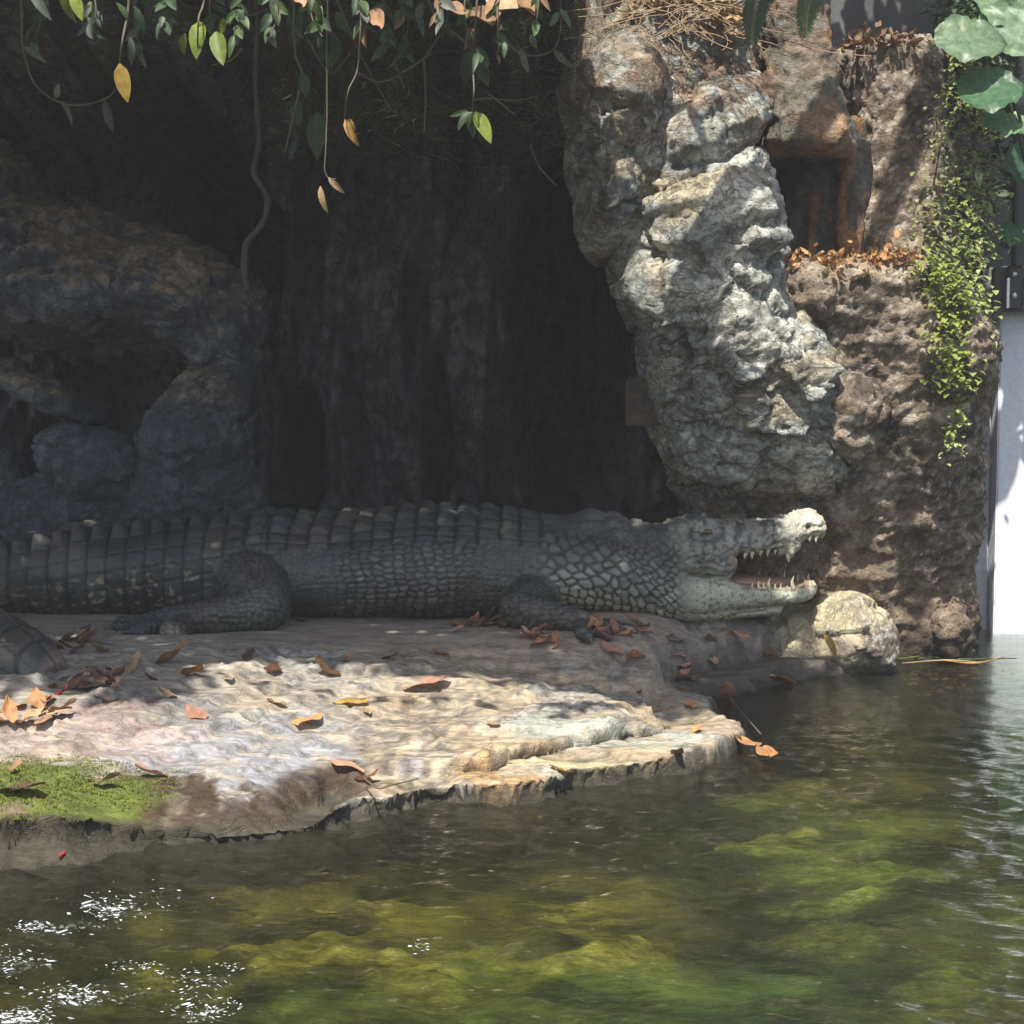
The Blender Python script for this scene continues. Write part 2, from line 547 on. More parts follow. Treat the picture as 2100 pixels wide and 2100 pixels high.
lay((.060, .038, .022), spot(330, 1655, 260, 44) * ss(-.15, .1, n2 + .12))
lay((.17, .115, .075), spot(60, 1720, 260, 42) * .9)
lay((.34, .20, .16), spot(150, 1500, 220, 36) * .35)
lay((.10, .13, .02), spot(70, 1618, 255, 40) * .95)
wet = ss(.05, .012, z + .02 * n2) 
lay((.10, .10, .06), wet * .9 * ss(-.3, .3, n1 + .2))
lay((.055, .052, .028), ss(.012, -.02, z) * .95)
lay((.085, .09, .025), ss(-.01, -.08, z) * ss(0., .3, n1) * .8)
lay((.21, .19, .165), ss(.35, .7, gx + .2 * n1) * flatz * .8)
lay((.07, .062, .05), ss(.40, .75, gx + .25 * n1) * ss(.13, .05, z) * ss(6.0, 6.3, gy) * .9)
lay((.045, .042, .032), ss(.030, .006, z + .02 * n2) * .85)
lay((.045, .040, .028), ss(.016 + .05 * ss(-.5, -.8, gx), .004, d + .012 * n2) * .93 * ss(6.3, 6.0, gy))      # wet foot of the rock, with the undercut's shade painted in
base = np.clip(base * .9, .01, .8)
M_LEDGE = rock_mat('ledge_stone', .8, 44, .32, .55, .008, .25, (.6, 2.0, 1.6), .10, .14, 4.)
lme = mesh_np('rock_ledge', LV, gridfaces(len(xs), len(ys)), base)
LN = getno(lme); steep = ss(.93, .60, LN[:, 2]) * (gy < 7.4) * (gx > -1.9)
lw = LV + .10 * np.stack([fbm(LV * 5 + 5, 3), fbm(LV * 5 + 15, 3), fbm(LV * 5 + 25, 3)], 1)
lf1, le1 = facet(lw * np.array([1, 1, 2.2]), 7., 21); lf2, le2 = facet(lw * np.array([1, 1, 2.0]), 19., 22)
setco(lme, LV + LN * (steep * (.014 * lf1 + .006 * lf2 - .006 * np.exp(-(le1 / .05) ** 2)))[:, None])
ledge = structure(obj('rock_ledge', lme, M_LEDGE))

# pool bed
bx = np.arange(-5, 6.01, .03); by = np.arange(1.0, 9.6, .03)
BX, BY = np.meshgrid(bx, by, indexing='ij'); x_, y_ = BX.ravel(), BY.ravel()
Pb = np.stack([x_, y_, 0 * x_], 1)
dl = ledge_sd(x_, y_)
bz = -.235 + .05 * fbm(Pb * .9 + 4, 3) + .03 * fbm(Pb * 4, 4)
def shelf(px, py, rx, ry, ztop, p=1.0):
    global bz
    c = onz(px, py, -.1); ex = abs(onz(px + rx, py, -.1).x - c.x); ey = abs(onz(px, py - ry, -.1).y - onz(px, py + ry, -.1).y) / 2
    w = np.exp(-((np.hypot((x_ - c.x) / ex, (y_ - c.y) / ey) + .75 * fbm(Pb * 2.2 + px * .37, 4)) ** 2) ** p)
    bz = bz * (1 - w) + (-.185 + .2 * (ztop + .14) + .02 * fbm(Pb * 3, 2) + .02 * fbm(Pb * 9, 4)) * w
    return w
shl = [shelf(470, 1850, 300, 80, -.14), shelf(760, 1890, 360, 45, -.14), shelf(1150, 1870, 190, 36, -.08), shelf(1250, 2060, 480, 70, -.13), shelf(1500, 1640, 260, 40, -.11), shelf(1850, 1760, 170, 100, -.16), shelf(1700, 2050, 240, 60, -.15), shelf(1350, 1690, 220, 34, -.14), shelf(230, 2010, 230, 36, -.25), shelf(620, 1790, 130, 16, -.12)]
sh = np.maximum.reduce(shl)
yel = np.maximum.reduce([shl[0] * .8, shl[1] * .7, shl[2] * 1.3, shl[4] * .8, shl[5] * .6, shl[9] * .8]); grn = np.maximum.reduce([shl[3] * 1.1, shl[6], shl[5] * .6, shl[7] * .5])
bz = np.maximum(bz, -.9)
bz = np.where(dl > -.25, bz * ss(.1, -.25, dl) - .25 * (1 - ss(.1, -.25, dl)) - .1 * (dl > 0), bz)
bz -= .9 * ss(1.35, 1.9, x_ + .12 * fbm(Pb * 1.5, 2)) * ss(7.9, 6.5, y_ * 0) 
m1 = fbm(Pb * 2.2 + 8, 4); m2 = fbm(Pb * 9, 4); m3 = fbm(Pb * 30, 2)
base = np.tile(np.array([.034, .030, .015]), (len(x_), 1))
lay((.075, .065, .022), ss(-.1, .3, m1) * .6)
lay((.25, .215, .04), yel * ss(-.35, .2, m1 + .1))
lay((.11, .20, .045), grn * ss(-.3, .2, m1 + .15))
lay((.38, .37, .08), np.clip(yel, 0, 1) * ss(.05, .4, m2 + .5 * m3) * .6)
lay((.24, .32, .06), np.clip(grn, 0, 1) * ss(.05, .4, m2 + .5 * m3) * .6)
lay((.012, .013, .009), ss(-.03, .22, fbm(Pb * np.array([2.4, 4, 1]) + 50, 4)) * .85)
lay((.02, .02, .01), ss(.05, .3, m3) * .5)
lay((.03, .10, .085), ss(-.5, -1.0, bz))
base = base * 2.5
base = np.clip(base, .004, .7)
M_BED = rock_mat('algae_bed', .95, 60, .55, .8, .015, .1, (1, 2.0, 1))
structure(obj('pool_bed', mesh_np('pool_bed', np.stack([x_, y_, bz + .008 * m2 + .006 * m3], 1), gridfaces(len(bx), len(by)), base), M_BED))

# water surface with real ripples
wx = np.concatenate([np.arange(-4, -1.75, .05), np.arange(-1.75, 2.35, .015), np.arange(2.35, 5, .05)]); wy = np.concatenate([np.arange(1.5, 2.9, .04), np.arange(2.9, 6.2, .0125), np.arange(6.2, 9.2, .02)])
WX, WY = np.meshgrid(wx, wy, indexing='ij'); x_, y_ = WX.ravel(), WY.ravel()
Pw = np.stack([x_, y_, 0 * x_], 1)
dl = ledge_sd(x_, y_)
calm = .25 + .75 * ss(6.4, 5.3, y_ + .1 * x_)
rip = fbm(np.stack([x_ * 4.2 + y_ * .8, y_ * 9 + .8 * x_, 0 * x_], 1), 3, .55)
rip2 = perlin(np.stack([x_ * 11 - y_ * 5 + 2 * perlin(Pw * 2), y_ * 25 + x_ * 7 + 2 * perlin(Pw * 2.5 + 5), 0 * x_ + 3], 1))
rip3 = np.sin((y_ * 1.3 + x_ * .55) * 34 + 5 * fbm(Pw * 1.1, 3)) * ss(-.1, .3, fbm(Pw * .8 + 3, 2))
ring_ = np.hypot(x_ - 1.9, y_ - 6.3)
rip4 = np.sin(ring_ * 42 + 3 * fbm(Pw, 2)) * np.exp(-(ring_ / 1.6) ** 2)
left = np.exp(-(((x_ + 1.15) / .5) ** 2 + ((y_ - 3.45) / .55) ** 2))
wz = calm * (.0080 * rip + .0110 * rip2 + .0030 * rip3) + .0016 * rip4 + left * .006 * fbm(Pw * 14, 3)
t = NT('pool_water')
pos = t.coords((1, 1, 1))
m = t.n('ShaderNodeMapping'); m.inputs['Scale'].default_value = (26, 78, 1); m.inputs['Rotation'].default_value = (0, 0, .22); t.l(pos, m.inputs['Vector'])
nb = t.noise(1.0, 4, .55, m.outputs[0], dist=.6)
nrm = t.bump(nb, .7, .006)
gl = t.n('ShaderNodeBsdfGlossy'); t.set(gl, Color=(1, 1, 1, 1), Roughness=.03, Normal=nrm)
tr0 = t.n('ShaderNodeBsdfTransparent'); t.set(tr0, Color=(.95, .97, .92, 1))
rf = t.n('ShaderNodeBsdfRefraction'); t.set(rf, Color=(.95, .97, .92, 1), Roughness=.0, IOR=1.33, Normal=nrm)
tr = t.n('ShaderNodeMixShader'); tr.inputs[0].default_value = .42; t.l(tr0.outputs[0], tr.inputs[1]); t.l(rf.outputs[0], tr.inputs[2])
fr = t.n('ShaderNodeFresnel'); t.set(fr, IOR=1.33, Normal=nrm)
mx = t.n('ShaderNodeMixShader'); t.l(fr.outputs[0], mx.inputs[0]); t.l(tr.outputs[0], mx.inputs[1]); t.l(gl.outputs[0], mx.inputs[2])
t.l(mx.outputs[0], t.out.inputs['Surface'])
va = t.n('ShaderNodeVolumeAbsorption'); t.set(va, Color=(.45, .57, .30, 1), Density=.85); t.l(va.outputs[0], t.out.inputs['Volume'])
structure(obj('pool_water', mesh_np('pool_water', np.stack([x_, y_, wz], 1), gridfaces(len(wx), len(wy))), t.m))

# ground sheet to the horizon
gm = mesh_np('ground', [(-80, -80, -1.9), (80, -80, -1.9), (80, 80, -1.9), (-80, 80, -1.9)], [(0, 1, 2, 3)])
structure(obj('ground', gm, flat_mat('ground_soil', (.10, .085, .06), .95, .4, 1.5, .3)))
# ------------------------------------------------------------------ cave and rocks
def slab_loft(rows, m=44, p=2.8, zpad=0.0, n=40):
    """rows: photo y, left x, right x, depth of the front, thickness -> closed loft of level slices"""
    rows = smoothpath(rows, n); out = []
    for py, xl, xr, yf, th in rows:
        yc = yf + th / 2
        a = at(xl, py, yf + th * .35); b = at(xr, py, yf + th * .35); zz = at(0, py, yf + .1).z
        cx, hx = (a.x + b.x) / 2, max((b.x - a.x) / 2, .01)
        r_ = []
        for k in range(m):
            q = 2 * math.pi * k / m; c_, s_ = math.cos(q), math.sin(q)
            r_.append((cx + hx * math.copysign(abs(c_) ** (2 / p), c_), yc + th / 2 * math.copysign(abs(s_) ** (2 / p), s_), zz))
        out.append(r_)
    return loft(out)

def rock(name, pieces_, voxel, smooth_, dispf, colf, mat, label=None, cat='rock', group=None, again=0):
    me = remesh(pieces_, voxel, smooth_)
    V_ = getco(me); N_ = getno(me)
    V_ = V_ + N_ * dispf(V_, N_)[:, None]
    setco(me, V_)
    N_ = getno(me)
    setcol(me, np.clip(colf(V_, N_), .004, .75))
    o = obj(name, me, mat)
    if label: tag(o, label, cat, group)
    else: structure(o)
    return o

def mixc(base, c, w):
    w = np.clip(w, 0, 1)[:, None]; return base * (1 - w) + np.array(c) * w

M_ROCK = rock_mat('grey_limestone', .78, 42, .32, .75, .014, .3, (1, 1, 1.3), .08, .48, 5.)
M_BOULDER = rock_mat('pale_boulder_stone', .8, 42, .25, .7, .010, .3, (1, 1, 1), .10, .12, 5.)
M_BROWN = rock_mat('brown_conglomerate', .92, 70, .42, 1.0, .020, .15, (1, 1, 1), .22)
M_DARK = rock_mat('cave_rock', .9, 20, .35, .9, .03, .2, (1.5, 1.5, .9), 0, .6, 3.)

# ---- main grey pillar
PIL = [(-160, 1215, 1530, 7.05, .9), (-40, 1195, 1545, 6.96, 1.0), (60, 1180, 1548, 6.92, 1.0), (130, 1165, 1560, 6.90, 1.0), (230, 1170, 1566, 6.86, 1.0), (330, 1205, 1585, 6.80, 1.0), (400, 1238, 1600, 6.75, 1.1),
       (520, 1252, 1606, 6.69, 1.1), (610, 1272, 1625, 6.67, 1.1), (680, 1310, 1690, 6.72, 1.1), (760, 1332, 1740, 6.79, 1.1), (850, 1348, 1780, 6.86, 1.1), (930, 1368, 1780, 6.95, 1.0),
       (1000, 1388, 1760, 7.05, .9), (1050, 1405, 1740, 7.16, .8), (1200, 1430, 1740, 7.2, .8), (1400, 1450, 1740, 7.2, .8)]
pil = [slab_loft(PIL, p=2.5)]
pil.append(ellipsoid(at(1262, 250, 7.05), (.15, .42, .34), (0, .2, 0)))         # shaded left shoulder
pil.append(ellipsoid(at(1262, 400, 7.05), (.12, .38, .26), (0, .3, 0)))
# plates that stand proud of the face: outline in the photograph, height
PLATES = [([(1372, 232), (1440, 170), (1552, 130), (1562, 285), (1465, 318), (1380, 336), (1345, 300)], .07, 26),
          ([(1296, 424), (1390, 374), (1470, 336), (1566, 300), (1582, 450), (1500, 488), (1440, 566), (1390, 530), (1330, 470)], .065, 24),
          ([(1498, 492), (1530, 464), (1588, 456), (1592, 520), (1562, 532)], .08, 16),
          ([(1252, 430), (1320, 480), (1400, 545), (1430, 600), (1395, 650), (1330, 655), (1275, 612), (1250, 560)], .06, 30),
          ([(1330, 662), (1396, 655), (1425, 735), (1418, 800), (1370, 860), (1345, 800)], .05, 22),
          ([(1424, 660), (1500, 700), (1560, 745), (1600, 790), (1530, 800), (1428, 738)], .07, 20),
          ([(1530, 806), (1590, 792), (1660, 858), (1664, 886), (1560, 880), (1500, 868)], .07, 16),
          ([(1570, 716), (1640, 712), (1702, 770), (1690, 815), (1640, 810)], .07, 18),
          ([(1392, 870), (1500, 876), (1570, 890), (1560, 985), (1400, 992)], .06, 16),
          ([(1180, 30), (1330, 20), (1400, 120), (1340, 220), (1240, 240), (1190, 160)], .05, 40)]
CRACKS = [([(1545, 120), (1552, 200), (1560, 285), (1568, 300), (1574, 420), (1582, 520), (1575, 600)], 6, .05),
          ([(1380, 338), (1440, 325), (1500, 312), (1565, 290)], 4.5, .035), ([(1290, 425), (1340, 398), (1390, 372), (1440, 345)], 4, .022),
          ([(1450, 215), (1475, 255), (1490, 285)], 3.5, .02), ([(1495, 492), (1525, 505), (1560, 530)], 4, .026), ([(1490, 490), (1540, 462), (1585, 460)], 3, .018),
          ([(1395, 655), (1410, 710), (1422, 735), (1420, 800)], 4.5, .035), ([(1420, 735), (1470, 760), (1530, 800)], 4, .022), ([(1240, 610), (1330, 660), (1395, 680)], 4, .02),
          ([(1390, 862), (1480, 872), (1560, 884), (1650, 890)], 3.5, .026), ([(1390, 995), (1480, 1000), (1580, 998)], 4, .04), ([(1700, 900), (1735, 960), (1740, 990)], 3, .02)]
def pil_disp(V_, N_):
    sh_ = np.stack([V_[:, 0] * .85 + V_[:, 2] * .5, V_[:, 1], V_[:, 2] * .85 - V_[:, 0] * .5], 1)   # slanting bedding
    w0 = .35 * np.stack([fbm(V_ * 3 + 5, 3), fbm(V_ * 3 + 15, 3), fbm(V_ * 3 + 25, 3)], 1) * .3
    f1_, e1_ = facet((sh_ + w0) * np.array([1, 1, 1.3]), 3.4, 1)
    f2_, e2_ = facet((sh_ + w0 * .6) * np.array([1, 1, 1.6]), 8.5, 2)
    f3_, e3_ = facet((sh_ + w0 * .4) * np.array([1, 1, 1.9]), 21., 3)
    h_ = .035 * fbm(V_ * 2.4, 3) + .034 * f1_ + .009 * f2_ + .004 * f3_ + .004 * fbm(V_ * 42, 2) + .005 * ridged(sh_ * np.array([14, 14, 40]), 2) + .012
    h_ -= .022 * np.exp(-(e1_ / .028) ** 2) + .006 * np.exp(-(e2_ / .04) ** 2)
    px, py = proj(V_); front = ss(.25, -.2, N_[:, 1])
    qx = px + 26 * fbm(V_ * 7 + 2, 3); qy = py + 26 * fbm(V_ * 7 + 8, 3)
    for pts, amp, bev in PLATES:
        ins = inpoly(qx, qy, pts); q_ = polydist(qx, qy, pts + [pts[0]])
        cy_ = np.mean([b_ for _, b_ in pts]); hy_ = max(b_ for _, b_ in pts) - min(b_ for _, b_ in pts)
        h_ += front * np.where(ins, amp * ss(0, bev, q_) * (.75 + .6 * (qy - cy_) / hy_), 0)
    for pts, w_, dep in CRACKS:
        q_ = polydist(px + 5 * fbm(V_ * 8, 2) * 3, py + 15 * fbm(V_ * 8 + 4, 2), pts)
        h_ -= front * dep * 1.7 * np.exp(-(q_ / w_) ** 2)
    return np.clip(h_, -.12, .16)
def pil_col(V_, N_):
    px, py = proj(V_); n1 = fbm(V_ * 3.5, 4); n2 = fbm(V_ * 14, 3); n3 = fbm(V_ * 40, 2)
    b = np.tile(np.array([.32, .335, .305]), (len(V_), 1))
    b = mixc(b, (.44, .435, .375), ss(-.1, .3, n1))
    b = mixc(b, (.33, .27, .165), ss(.1, .4, fbm(V_ * 4 + 11, 3)) * .7)
    b = mixc(b, (.10, .11, .105), ss(.1, .4, fbm(V_ * 5 + 31, 4)) * .6)
    b = mixc(b, (.055, .058, .07), ss(.6, .9, np.exp(-(((px - 1440) / 110) ** 2 + ((py - 150) / 55) ** 2)) + .4 * n2))  # patch of dappled shade near the pillar head, put into the colour
    b = mixc(b, (.20, .135, .085), ss(1.95, 2.2, V_[:, 2] + .12 * n1) * .85 * ss(-.15, .15, n2 + .1))       # soil and litter on the head of the pillar
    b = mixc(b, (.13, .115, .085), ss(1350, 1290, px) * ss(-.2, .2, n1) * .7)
    b = mixc(b, (.17, .125, .085), ss(.82, .55, V_[:, 2] + .08 * n1) * .9)
    b = mixc(b, (.23, .135, .07), ss(.75, .5, V_[:, 2]) * ss(.05, .3, fbm(V_ * 6 + 3, 3)) * .6)
    b = mixc(b, (.06, .055, .045), ss(.2, .04, V_[:, 2]) * .8)
    return b * (1 + .5 * n3)[:, None]
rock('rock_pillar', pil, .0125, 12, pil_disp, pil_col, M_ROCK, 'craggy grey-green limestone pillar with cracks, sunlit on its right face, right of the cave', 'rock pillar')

# ---- brown stepped rock at the right
def brown_disp(V_, N_):
    h_ = .05 * fbm(V_ * 2.6, 4) + .022 * ridged(V_ * np.array([6, 6, 9]), 3) + .016 * fbm(V_ * 34, 3)
    e_, f_, c_ = vor3(V_ * 28 + fbm(V_ * 9, 2)[:, None], 5)
    low_ = ss(.95, .7, V_[:, 2])
    return h_ + (1 - .6 * low_) * (.012 * c_ * ss(0, .2, e_)) - .01
def brown_col(V_, N_):
    px, py = proj(V_); n1 = fbm(V_ * 3.5, 4); n2 = fbm(V_ * 14, 3); n3 = fbm(V_ * 45, 2)
    b = np.tile(np.array([.20, .155, .115]), (len(V_), 1))
    b = mixc(b, (.31, .245, .175), ss(-.1, .35, n1))
    b = mixc(b, (.075, .062, .05), ss(.05, .35, fbm(V_ * 6 + 9, 4)) * .7)
    b = mixc(b, (.42, .38, .32), ss(.18, .34, n3 + .4 * n2) * .75)
    b = mixc(b, (.20, .15, .10), ss(.8, .3, V_[:, 2]) * .7)
    b = mixc(b, (.055, .045, .035), ss(.16, .05, V_[:, 2] + .04 * n1) * .85)
    return b * (1 + .45 * n2)[:, None]
LOWB = [(545, 1590, 1880, 7.02, 1.3), (562, 1575, 1905, 6.92, 1.4), (620, 1580, 1975, 6.90, 1.4), (700, 1590, 2022, 6.92, 1.4), (780, 1600, 2020, 6.95, 1.4), (870, 1600, 2008, 7.0, 1.4), (980, 1600, 1998, 7.06, 1.4),
        (1100, 1560, 1985, 7.14, 1.4), (1220, 1500, 1975, 7.2, 1.4), (1320, 1500, 1985, 7.2, 1.4), (1420, 1500, 1990, 7.2, 1.4)]
lowb = [slab_loft(LOWB, p=3.0), ellipsoid(at(1740, 850, 6.98), (.13, .12, .16), None), ellipsoid(at(1950, 720, 7.05), (.14, .2, .2), None), ellipsoid(at(1950, 1290, 7.2), (.06, .08, .12), None), ellipsoid(at(1660, 600, 7.0), (.10, .14, .10), None)]
rock('brown_rock_block', lowb, .0145, 10, brown_disp, brown_col, M_BROWN, 'tall rough brown rock block at the water edge behind the open jaws', 'rock')

UPB = [(-120, 1560, 1690, 7.15, .8), (60, 1562, 1692, 7.12, .8), (110, 1563, 1700, 7.10, .8), (200, 1560, 1722, 7.04, .8), (275, 1562, 1738, 6.98, .85), (294, 1564, 1740, 6.98, .85), (304, 1566, 1738, 7.02, .8)]
upb = [slab_loft(UPB, p=2.8)]
def upb_col(V_, N_):
    n1 = fbm(V_ * 4, 4); n2 = fbm(V_ * 16, 3)
    b = np.tile(np.array([.215, .165, .125]), (len(V_), 1))
    b = mixc(b, (.31, .19, .10), ss(-.05, .3, n1) * .8)
    b = mixc(b, (.16, .165, .13), ss(.1, .3, fbm(V_ * 5 + 40, 3)) * .7)
    return b * (1 + .45 * n2)[:, None]
def upb_disp(V_, N_):
    return .03 * fbm(V_ * 4, 4) + .014 * ridged(V_ * np.array([10, 10, 12]), 3) + .006 * fbm(V_ * 40, 2)
rock('hanging_rock_block', upb, .0125, 3, upb_disp, upb_col, M_BROWN, 'tapered brown rock block with a flat overhanging foot above the litter ledge', 'rock')

REC = [(250, 1590, 1755, 7.55, .7), (330, 1595, 1765, 7.50, .7), (420, 1590, 1765, 7.46, .7), (500, 1590, 1760, 7.44, .7), (600, 1590, 1760, 7.44, .7)]
rec = [slab_loft(REC, p=3), tube([at(1748, 300, 7.4), at(1750, 400, 7.36), at(1738, 440, 7.36), at(1745, 540, 7.4)], [.05, .05, .045, .04], 12)]
def rec_disp(V_, N_):
    return .03 * fbm(V_ * np.array([7, 7, 1.2]), 4) + .02 * ridged(V_ * np.array([14, 14, 1.6]), 2) + .004 * fbm(V_ * 40, 2)
def rec_col(V_, N_):
    n1 = fbm(V_ * np.array([10, 10, 2]), 4)
    b = np.tile(np.array([.12, .115, .10]), (len(V_), 1))
    b = mixc(b, (.30, .16, .075), ss(.02, .3, n1 + .45 * ss(1.75, 1.5, V_[:, 2]) - .1))
    return b * (1 + .4 * fbm(V_ * 30, 2))[:, None]
rock('fluted_rock_column', rec, .0125, 3, rec_disp, rec_col, M_BROWN, 'shadowed fluted rock column in the recess under the hanging brown block', 'rock')

BACKR = [(86, 1720, 1905, 7.72, 1.0), (110, 1700, 1912, 7.66, 1.1), (220, 1700, 1920, 7.64, 1.1), (400, 1690, 1940, 7.62, 1.1), (560, 1690, 1950, 7.55, 1.1), (700, 1690, 1980, 7.5, 1.1)]
backr = [slab_loft(BACKR, p=3.2)]
def back_disp(V_, N_):
    e_, f_, c_ = vor3(V_ * 24 + fbm(V_ * 9, 2)[:, None], 6)
    return .04 * fbm(V_ * 3, 4) + .020 * c_ * ss(0, .25, e_) + .012 * fbm(V_ * 40, 2)
rock('brown_rock_wall', backr, .014, 3, back_disp, brown_col, M_BROWN, 'crumbly dark brown rock wall behind the litter ledge, left of the creeper', 'rock')

# ---- boulder under the chin
bl_ = [ellipsoid(at(1742, 1285, 6.95) + Vector((0, .1, -.06)), (.20, .22, .19), (0, .1, 0)), ellipsoid(at(1650, 1300, 7.0) + Vector((0, .1, -.06)), (.22, .2, .155), (0, .2, 0)), ellipsoid(at(1790, 1320, 6.98) + Vector((0, .06, -.06)), (.11, .16, .15), None), ellipsoid(at(1560, 1335, 6.98) + Vector((0, .05, -.08)), (.2, .2, .10), None)]
def bol_disp(V_, N_):
    f1_, e1_ = facet(V_ + .1 * np.stack([fbm(V_ * 4, 2), fbm(V_ * 4 + 9, 2), fbm(V_ * 4 + 19, 2)], 1), 5., 8); f2_, e2_ = facet(V_, 16., 9)
    return .03 * fbm(V_ * 4, 3) + .022 * f1_ + .006 * f2_ + .004 * fbm(V_ * 45, 2)
def bol_col(V_, N_):
    n1 = fbm(V_ * 7, 4); n2 = fbm(V_ * 30, 3); px, py = proj(V_)
    b = np.tile(np.array([.40, .345, .225]), (len(V_), 1))
    b = mixc(b, (.30, .26, .19), ss(0, .3, n1))
    b = mixc(b, (.10, .085, .065), ss(1740, 1800, px + 40 * n1) * ss(1255, 1300, py + 50 * n2) * .9)  # shadowed lower right side of the boulder, darkened in the colour
    b = mixc(b, (.42, .40, .34), ss(.15, .3, n2) * ss(1740, 1790, px) * .8)
    b = mixc(b, (.07, .065, .045), ss(.06, .0, V_[:, 2]) * .85)
    return b
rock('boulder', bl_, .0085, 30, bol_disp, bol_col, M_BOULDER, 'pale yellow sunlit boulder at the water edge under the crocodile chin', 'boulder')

# ---- left outcrop: three dark lumps
def lo_disp(V_, N_):
    sh_ = np.stack([V_[:, 0] + V_[:, 2] * .5, V_[:, 1], V_[:, 2] - V_[:, 0] * .4], 1) + .10 * np.stack([fbm(V_ * 3 + 5, 3), fbm(V_ * 3 + 15, 3), fbm(V_ * 3 + 25, 3)], 1)
    f1_, e1_ = facet(sh_ * np.array([1, 1, 1.4]), 2.6, 4); f2_, e2_ = facet(sh_ * np.array([1, 1, 1.7]), 7., 5); f3_, e3_ = facet(sh_, 18., 6)
    return np.clip(.05 * fbm(V_ * 2.2, 3) + .045 * f1_ + .020 * f2_ + .007 * f3_ - .02 * np.exp(-(e1_ / .04) ** 2) + .006 * fbm(V_ * 40, 2), -.15, .2)
def lo_col(V_, N_):
    n1 = fbm(V_ * 3, 4); n2 = fbm(V_ * 14, 3)
    b = np.tile(np.array([.068, .078, .094]), (len(V_), 1))
    b = mixc(b, (.125, .14, .16), ss(0, .35, n1))
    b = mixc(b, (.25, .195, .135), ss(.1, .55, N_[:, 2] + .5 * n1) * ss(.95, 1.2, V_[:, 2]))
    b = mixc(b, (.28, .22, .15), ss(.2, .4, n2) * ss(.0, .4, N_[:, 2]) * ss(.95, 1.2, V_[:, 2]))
    return b * (1 + .4 * n2)[:, None]
YL = 7.75
lo1 = [ellipsoid(at(120, 560, YL + .35), (.75, .6, .34), (0, .30, 0)), ellipsoid(at(390, 620, YL + .2), (.36, .5, .26), (0, .45, 0)), ellipsoid(at(455, 680, YL + .1), (.20, .34, .26), None), ellipsoid(at(-150, 450, YL + .4), (.6, .7, .4), None), ellipsoid(at(480, 760, YL + .2), (.12, .3, .20), None)]
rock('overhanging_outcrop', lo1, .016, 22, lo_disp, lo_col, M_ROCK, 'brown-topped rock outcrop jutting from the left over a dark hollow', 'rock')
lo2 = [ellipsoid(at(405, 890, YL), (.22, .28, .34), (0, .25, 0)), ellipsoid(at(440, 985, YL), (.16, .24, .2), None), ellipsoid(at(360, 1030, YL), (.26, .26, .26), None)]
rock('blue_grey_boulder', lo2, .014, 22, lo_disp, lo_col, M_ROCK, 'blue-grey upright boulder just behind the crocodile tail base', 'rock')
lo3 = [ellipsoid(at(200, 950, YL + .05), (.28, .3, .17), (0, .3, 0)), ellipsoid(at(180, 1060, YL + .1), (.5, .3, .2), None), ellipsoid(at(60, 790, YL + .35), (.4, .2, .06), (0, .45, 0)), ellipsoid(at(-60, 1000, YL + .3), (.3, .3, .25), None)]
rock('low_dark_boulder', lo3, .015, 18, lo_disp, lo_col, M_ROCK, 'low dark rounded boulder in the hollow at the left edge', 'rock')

# ---- cave wall: a curved sheet of hanging stone folds with a ceiling
us = np.concatenate([np.linspace(-5.2, -2.6, 60)[:-1], np.linspace(-2.6, .9, 300), np.linspace(.9, 3.6, 40)[1:]]); zs_ = np.concatenate([np.linspace(-.2, 3.2, 240), np.linspace(3.2, 5.0, 40)[1:]])
U, Z_ = np.meshgrid(us, zs_, indexing='ij'); u_, z_ = U.ravel(), Z_.ravel()
Pu = np.stack([u_, 0 * u_, z_], 1)
wob = .35 * fbm(Pu * .9, 3)
fold = ridged(np.stack([u_ * 2.0 + wob, 0 * u_, z_ * .28], 1), 3)
fine_ = ridged(np.stack([u_ * 7 + wob * 4, 0 * u_ + 5, z_ * 2.2], 1), 3)
yw = 9.3 - .34 * fold - .05 * fine_ + .35 * fbm(Pu * .7 + 9, 3) + .05 * fbm(Pu * 6, 3)
pw_x, pw_y = proj(np.stack([u_, yw, z_], 1))
def hole(x0, y0, rx, ry, dep):
    global yw
    yw = yw + dep * ss(1.15, .85, np.hypot((pw_x - x0) / rx, (pw_y - y0) / ry) + .2 * fbm(Pu * 4, 2))
hole(445, 420, 85, 160, 1.6); hole(630, 930, 45, 120, 1.5); hole(1180, 700, 130, 380, 2.0); hole(560, 540, 40, 120, .9); hole(900, 900, 30, 160, .7)
def lump(x0, y0, rx, ry, dep):
    global yw
    yw = yw - dep * np.exp(-(((pw_x - x0) / rx) ** 2 + ((pw_y - y0) / ry) ** 2))
lump(760, 850, 110, 200, .45); lump(600, 640, 60, 140, .4); lump(230, 250, 160, 160, .5); lump(520, 300, 45, 200, .35); lump(930, 760, 120, 260, .25); lump(800, 520, 160, 120, .2)
# the roof leans forward: cave mouth lip
roof = ss(2.02, 3.0, z_ + .10 * fbm(Pu * 2.2, 3)) * (1 - ss(.05, .4, u_))
lip_y = 6.25 + .5 * ss(.3, .7, u_) + .15 * fbm(Pu * 1.6 + 20, 3) 
yw = yw * (1 - roof) + lip_y * roof
yw = yw + 0 * u_
right_out = ss(.55, 1.0, u_)
yw = yw * (1 - right_out) + (9.2 + .0 * fine_) * right_out
zz_ = z_ + .06 * fbm(Pu * 3 + 14, 3) * roof
n1 = fbm(Pu * np.array([4, 1, 1.2]), 4); n2 = fbm(Pu * 16, 3)
base = np.tile(np.array([.125, .132, .14]), (len(u_), 1))
lay((.20, .20, .20), ss(0, .35, n1))
lay((.19, .145, .115), ss(.1, .4, fbm(Pu * np.array([3, 1, .8]) + 70, 3)) * .5)
lay((.035, .035, .038), ss(.1, .35, fbm(Pu * np.array([6, 1, .9]) + 33, 3)) * .7)
